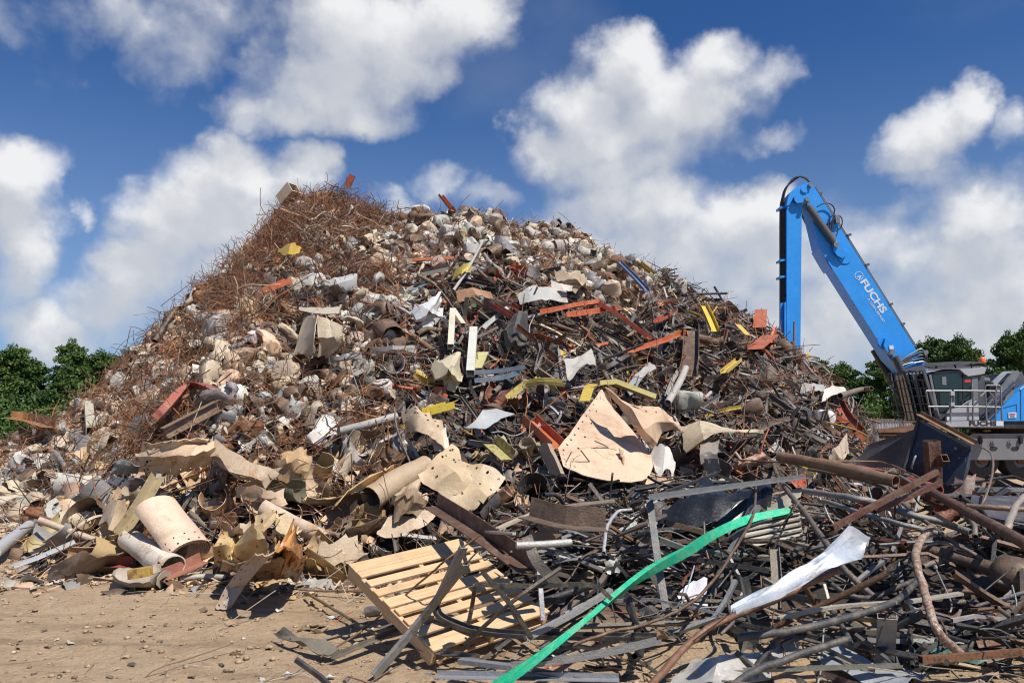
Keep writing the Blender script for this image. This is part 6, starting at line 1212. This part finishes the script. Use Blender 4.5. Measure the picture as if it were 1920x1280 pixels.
def orient(x_, y_, rg, tilt, yaw=None):
    t1, t2, n_ = surf_frame(x_, y_); a = rg.uniform(0, 6.283) if yaw is None else yaw
    X = t1 * math.cos(a) + t2 * math.sin(a); Z_ = n_; 
    Rm = np.stack([X, np.cross(Z_, X), Z_], 1)
    T1 = np.array(Matrix.Rotation(rg.normal() * tilt, 3, 'Y')) @ np.array(Matrix.Rotation(rg.uniform(-1, 1) * min(3.14, tilt * 5), 3, 'X'))
    return Rm @ T1
ZN = ['wire', 'tank', 'tan', 'mix']
MIXK = {
 'wire': [('wire',.80),('crushed_tank',.05),('steel_strip',.05),('torn_sheet',.04),('fragment',.06)],
 'tank': [('crushed_tank',.33),('torn_sheet',.13),('fragment',.13),('wire',.19),('steel_strip',.06),('curled_plate',.03),('channel_bar',.02),('rebar_rod',.03)],
 'tan': [('curled_plate',.20),('torn_sheet',.18),('fragment',.30),('wire',.12),('steel_strip',.12),('rebar_rod',.04),('channel_bar',.04)],
 'mix': [('fragment',.22),('steel_strip',.22),('channel_bar',.14),('rebar_rod',.15),('bent_pipe',.06),('torn_sheet',.12),('wire',.07),('conduit',.015),('crushed_tank',.005)]}
def choose(tab, rg):
    u_ = rg.rand() * sum(q[1] for q in tab)
    for n_, w_ in tab:
        u_ -= w_
        if u_ <= 0: return n_
    return tab[-1][0]
def sample_xy(n, rg):
    out = []
    while len(out) < n:
        x_ = rg.uniform(-18, 11.5, 4 * n); y_ = rg.uniform(8.6, 23.3, 4 * n); yb = np.interp(x_, BX, BY); ok = (y_ > yb - .25)
        x_, y_ = x_[ok], y_[ok]; z_ = H(x_, y_); W_, px, py = zones(x_, y_, z_); ok = (px > -60) & (px < 1700) & (z_ > .02); out += list(zip(x_[ok], y_[ok], z_[ok], px[ok], py[ok], W_[:, ok].T))
    return out[:n]
# ---- the uncountable small scrap between the pieces
rg = np.random.RandomState(77); stuffs = {'scrap': [], 'wires': [], 'tanks': []}
for (x_, y_, z_, px, py, W_) in sample_xy(21000, rg):
    zi = ZN[int(np.searchsorted(np.cumsum(W_), rg.rand() * W_.sum()).clip(0, 3))]; k_ = choose(MIXK[zi], rg); cn, c, a = pick_col(zi if k_ != 'wire' else 'wire', rg)
    if k_ == 'wire':
        if y_ > 21.6 and rg.rand() < .4: tilt = .3 if px < 545 else .5
        else: tilt = .22
        for q in range(3 if zi == 'wire' else 2):
            v, f = WIRES[rg.randint(44)]; s_ = rg.uniform(.4, 1.0) if rg.rand() < .8 or y_ > 20.5 else rg.uniform(1.2, 2.0); R_ = orient(x_, y_, rg, tilt); cc = pick_col('wire', rg)[1:]
            vv = (v * np.array((s_, min(s_, 1.0), min(s_, 1.0)))) @ R_.T + (x_ + rg.normal() * .12, y_ + rg.normal() * .12, z_ + rg.uniform(-.02, .20)); stuffs['wires'].append((vv, f, (*cc[0], cc[1])))
        continue
    if near_exc(px, py, .8): 
        if k_ in ('crushed_tank', 'torn_sheet', 'curled_plate', 'channel_bar', 'bent_pipe') or rg.rand() < .4: continue
    m_, (v, f), me = LIB[k_][rg.randint(len(LIB[k_]))]
    s_ = {'crushed_tank': rg.uniform(.8, 1.15), 'torn_sheet': rg.uniform(.4, .85), 'curled_plate': rg.uniform(.4, .8), 'fragment': rg.uniform(.6, 1.8), 'steel_strip': rg.uniform(.4, .9), 'channel_bar': rg.uniform(.35, .8), 'rebar_rod': rg.uniform(.5, 1.0), 'bent_pipe': rg.uniform(.4, .9)}.get(k_, .7)
    if y_ < 12: s_ *= .8
    R_ = orient(x_, y_, rg, .5 if k_ in ('crushed_tank', 'fragment', 'torn_sheet') else .28); vv = (v * s_) @ R_.T + (x_, y_, z_ + rg.uniform(-.14, .04))
    stuffs['tanks' if k_ == 'crushed_tank' else 'scrap'].append((vv, f, (*c, a)))
merge_build('scrap_litter', stuffs['scrap'], True, kind='stuff', label='countless small steel scraps filling the heap between the larger pieces')
merge_build('rusty_wire_litter', stuffs['wires'], False, kind='stuff', label='matted rusty reinforcing wire covering the heap')
merge_build('crushed_tank_litter', stuffs['tanks'], True, kind='stuff', label='further crushed cream and grey tanks packed across the heap')
# ---- small stuff inside the foreground jumble and chips on the dirt
rg = np.random.RandomState(78); its = []
for i in range(3000):
    y_ = rg.uniform(4.9, 11.8); x_ = rg.uniform(-1.6, 9.0); 
    if x_ > .75 * y_ + .6: continue
    c0_ = float(Hheap(x_, y_))
    if c0_ < .01 and rg.rand() > .25: continue
    qx, qy = project(x_, y_, .3)
    if near_exc(qx, qy, 1.0) and rg.rand() < .8: continue
    z_ = float(H(x_, y_)); px, py = project(x_, y_, z_); k_ = choose([('fragment',.42),('steel_strip',.10),('rebar_rod',.34),('square_tube',.08),('torn_sheet',.04),('channel_bar',.10)], rg); cn, c, a = pick_col('bars' if rg.rand() < .65 else 'mix', rg)
    if rg.rand() < .12: c = np.array((.33,.24,.15)) * rg.uniform(.6, 1.2)
    m_, (v, f), me = LIB[k_][rg.randint(len(LIB[k_]))]; s_ = rg.uniform(.3, .75) * (.8 if k_ == 'torn_sheet' else 1) * (1 if k_ != 'fragment' else .9)
    its.append(((v * s_) @ orient(x_, y_, rg, .2).T + (x_, y_, z_ + rg.uniform(-.04, .05)), f, (*c, a)))
for i in range(900):                                         # chips on the open dirt
    y_ = 5.0 + rg.rand() ** 1.3 * 6; x_ = rg.uniform(-.7, .6) * y_
    if Hpile(x_, y_) > .3 or Hheap(x_, y_) > .1: continue
    m_, (v, f), me = LIB['fragment' if rg.rand() < .75 else 'rebar_rod'][rg.randint(14)]; s_ = rg.uniform(.1, .35) if rg.rand() < .9 else .6; 
    c = np.array([(.34,.25,.16),(.2,.14,.09),(.5,.46,.38),(.1,.08,.06)][rg.choice(4, p=[.5,.28,.12,.1])]); its.append(((v * s_) @ orient(x_, y_, rg, .12).T + (x_, y_, float(H(x_, y_)) + .012), f, (*c, .1)))
for i in range(700):                                         # a thin skirt of chips along the foot of the heap
    x_ = rg.uniform(-9, 1); y_ = float(np.interp(x_, BX, BY)) - abs(rg.normal()) * .35; m_, (v, f), me = LIB[['fragment','fragment','steel_strip','rebar_rod','torn_sheet'][rg.randint(5)]][rg.randint(14)]; cn, c, a = pick_col('tan', rg)
    its.append(((v * rg.uniform(.2, .6)) @ orient(x_, y_, rg, .15).T + (x_, y_, float(H(x_, y_)) + .02), f, (*c, a)))
merge_build('small_scrap_litter', its, True, kind='stuff', label='small scrap and chips strewn under the bars and over the dirt')

# ------------------------------------------------------------------ loose scrap one could count: an object each
IND = []; _dk = {}
def dark_copy(me):
    if me.name not in _dk: c = me.copy(); c.materials[0] = M_DARK; _dk[me.name] = c
    return _dk[me.name]
def individual(kind, zone, x_, y_, z_, s_, R_, rg, cat, var=.12):
    m_, pk, me = LIB[kind][rg.randint(len(LIB[kind]))]; cn, c, a = pick_col(zone, rg, var); o = link(kind, me); o.color = (*c, a)
    if zone == 'bars': o.data = dark_copy(me)
    Mx = Matrix([[R_[i][j] * s_ for j in range(3)] + [(x_, y_, z_)[i]] for i in range(3)] + [[0, 0, 0, 1]]); o.matrix_world = Mx
    px, py = project(x_, y_, z_); IND.append((o, kind, cn, s_, float(px), float(py), cat, a, R_)); return o
def scatter(kind, n, zw, smin, smax, lift, tilt, seed, cat, palette=None, exc=1.15, yaw=None):
    rg = np.random.RandomState(seed); got = 0
    for (x_, y_, z_, px, py, W_) in sample_xy(n * 14, rg):
        p = sum(W_[ZN.index(q)] * w_ for q, w_ in zw.items()) / (W_.sum() + 1e-6)
        if px < -10 or near_exc(px, py, exc) or rg.rand() > p or y_ > (22.2 if kind != 'wire_tangle' else (20.6 if px < 545 else 21.6)): continue
        zi = max(zw, key=lambda q: W_[ZN.index(q)] * rg.rand() * (zw[q] > 0)); pal_ = palette or zi
        individual(kind, pal_, x_, y_, z_ + rg.uniform(*lift), rg.uniform(smin, smax), orient(x_, y_, rg, tilt, yaw), rg, cat); got += 1
        if got >= n: break
scatter('crushed_tank', 300, dict(tank=1.0, wire=.12, mix=.05, tan=.06), 1.1, 1.55, (.06, .24), .6, 501, 'tank', 'tank')
scatter('torn_sheet', 230, dict(tank=.5, wire=.05, mix=.8, tan=.5), .4, .95, (.02, .16), .5, 502, 'metal sheet')
scatter('curled_plate', 190, dict(tan=1.0, mix=.05, tank=.03), .6, 1.2, (.02, .15), .4, 503, 'metal plate')
scatter('channel_bar', 250, dict(mix=1.0, tan=.12, tank=.08, wire=.02), .5, 1.0, (.04, .22), .3, 504, 'steel channel', 'mix')
scatter('steel_strip', 190, dict(mix=1.0, tan=.35, tank=.25, wire=.08), .6, 1.15, (.04, .2), .4, 505, 'steel strip')
scatter('rebar_rod', 195, dict(wire=.5, tank=.4, mix=.6, tan=.3), .7, 1.25, (.08, .28), .35, 506, 'steel rod', 'wire')
scatter('bent_pipe', 130, dict(mix=1.0, tan=.15, tank=.05), .6, 1.2, (.05, .2), .35, 507, 'pipe', 'mix')
scatter('conduit', 60, dict(mix=1.0, tank=.2), .6, 1.0, (.1, .3), .35, 508, 'tube', 'mix', .6)
scatter('wire_tangle', 80, dict(wire=1.0, tank=.03), .7, 1.1, (.02, .2), .5, 509, 'wire tangle', 'wire', .7)
# tufts and stray rods breaking the skyline
rg = np.random.RandomState(611)
for px in list(np.linspace(545, 745, 14)) + list(np.linspace(400, 500, 3)) + list(np.linspace(230, 370, 3)):
    p = Dp(px, np.interp(px, _spx, _spy) + rg.uniform(2, 22), YR - rg.uniform(0, .6)); individual('wire_tangle', 'wire', p[0], p[1], float(H(p[0], p[1])) + rg.uniform(-.05, .12), rg.uniform(.55, .85), orient(p[0], p[1], rg, .8), rg, 'wire tangle')
for px, dy, L_ in ((658,-40,1.3),(662,-22,.8),(505,2,1.5),(492,-10,1.2),(868,-32,1.0),(1075,-35,1.1),(1350,-30,.9),(1358,-20,.7),(1290,-14,.6),(480,10,1.2),(330,-30,1.6),(250,-35,1.4),(745,-10,.9),(715,-12,.9),(560,-24,.8),(1510,-4,1.0),(1000,-6,.6),(290,-10,.9),(232,-22,1.2),(425,-16,.8),(610,-14,.7),(690,-18,.7)):
    p = Dp(px, np.interp(px, _spx, _spy) + 8, YR - .1); R_ = np.array(Matrix.Rotation(rg.uniform(-.5, .5), 3, 'Z') @ Matrix.Rotation(-rg.uniform(.5, 1.4) if rg.rand() < .6 else rg.uniform(-2.6, -1.7), 3, 'Y')); individual('rebar_rod', 'wire', p[0], p[1], p[2] + .25, L_ * .8, R_, rg, 'steel rod')
# dark bars of the foreground jumble
def bar_hits(x_, y_, z_, Rm, half, grow):
    n = 0
    for t in (-1, -.6, -.3, .3, .6, 1):
        p = np.array((x_, y_, z_)) + Rm[:, 0] * half * t; px, py = project(*p); n += bool(near_exc(px, py, grow))
    return n
def heap_scatter(kind, n, smin, smax, seed, cat, palette, tilt=.16, exc=.75, ylim=(5.2, 11.2), lift=1.0):
    rg = np.random.RandomState(seed); got = 0
    for t in range(n * 30):
        y_ = rg.uniform(*ylim); x_ = rg.uniform(-1.0, 7.4); c0_ = float(Hheap(x_, y_))
        if c0_ < .05 or x_ > .66 * y_ + .1: continue
        z_ = float(Hheap(x_, y_)) + c0_ * rg.uniform(.0, .75) * lift + .06; px, py = project(x_, y_, z_)
        if px > 1940 or py > 1275 or near_exc(px, py, exc): continue
        yaw = rg.choice([.6, .95, .1, 2.6, -.3, 1.8], p=[.3, .2, .2, .12, .1, .08]) + rg.normal() * .22
        Rm = np.array(Matrix.Rotation(yaw, 3, 'Z') @ Matrix.Rotation(rg.normal() * tilt, 3, 'Y') @ Matrix.Rotation(rg.uniform(0, 3), 3, 'X'))
        if kind != 'torn_sheet' and bar_hits(x_, y_, z_, Rm, .55, .9) > rg.randint(1, 3): continue
        individual(kind, palette, x_, y_, z_, rg.uniform(smin, smax), Rm, rg, cat); got += 1
        if got >= n: break
heap_scatter('square_tube', 260, .5, 1.1, 701, 'steel tube', 'bars')
heap_scatter('conduit', 75, .6, .95, 702, 'tube', 'bars')
heap_scatter('channel_bar', 30, .45, .9, 703, 'steel channel', 'bars')
heap_scatter('steel_strip', 28, .5, .9, 704, 'steel strip', 'bars')
heap_scatter('rebar_rod', 76, .6, 1.0, 705, 'steel rod', 'bars')
heap_scatter('torn_sheet', 40, .35, .8, 706, 'metal sheet', 'bars', .3)
heap_scatter('bent_pipe', 35, .5, .9, 707, 'pipe', 'bars')
# ------------------------------------------------------------------ every loose piece says which one it is
NOUN = dict(crushed_tank=['crushed tank','dented tank','flattened tank'], torn_sheet=['torn sheet','crumpled sheet','bent sheet'], curled_plate=['curled plate','folded plate'], channel_bar=['channel bar','steel section'], steel_strip=['twisted strip','bent strip'],
            rebar_rod=['thin rod','bent rod'], bent_pipe=['open ended pipe','pipe length'], conduit=['wavy tube','curved tube'], wire_tangle=['wire tangle','matted wire clump'], square_tube=['square tube','box tube'])
def dirw(dx, dy):
    a = math.degrees(math.atan2(-dy, dx)) % 360; return ['right of', 'up and right of', 'above', 'up and left of', 'left of', 'down and left of', 'below', 'down and right of'][int(((a + 22.5) % 360) // 45)]
used_labels = set(); hx = np.array([q[0] for q in HEROES]); hy = np.array([q[1] for q in HEROES])
for (o, kind, cn, s_, px, py, cat, a, R_) in IND:
    d = np.hypot(hx - px, (hy - py) * 1.2); order = np.argsort(d)[:9]; lab = None
    nouns = NOUN[kind]; up = abs(R_[2][0]); pose = 'upright' if up > .75 else ('slanting' if up > .4 else 'flat lying'); size = 'small' if s_ < .75 else ('large' if s_ > 1.05 else ''); rusty = 'rust blotched' if a > .5 and cn not in ('rust', 'rustred') else ''
    vn = nouns[hash(o.data.name) % 1 if False else (len(o.data.vertices) % len(nouns))]
    for adj in ([size, rusty], [size, pose], [rusty, pose], [size, rusty, pose]):
        for hi in order:
            dd = d[hi]; far = 'close' if dd < 35 else ('' if dd < 80 else ('well' if dd < 140 else 'far'))
            t = ' '.join(w_ for w_ in [*adj, CN[cn], vn, far, dirw(px - hx[hi], py - hy[hi]), HEROES[hi][2]] if w_)
            t = t.replace('close up', 'just up').replace('close down', 'just down').replace('close above', 'just above').replace('close below', 'just below').replace('close left', 'just left').replace('close right', 'just right')
            if len(t.split()) <= 16 and t not in used_labels: lab = t; break
        if lab: break
    o['label'] = lab or t; used_labels.add(o['label']); o['category'] = cat; o['group'] = {'crushed_tank': 'crushed tanks on the heap', 'wire_tangle': 'rusty wire tangles on the heap'}.get(kind, vn.split()[-1] + ' scrap of this kind in the heap' if False else {'torn_sheet': 'torn metal sheets in the heap', 'curled_plate': 'curled plates in the heap', 'channel_bar': 'channel bars in the heap', 'steel_strip': 'steel strips in the heap', 'rebar_rod': 'loose rods in the heap', 'bent_pipe': 'pipes in the heap', 'conduit': 'curved tubes in the heap', 'square_tube': 'dark square tubes in the jumble'}.get(kind))
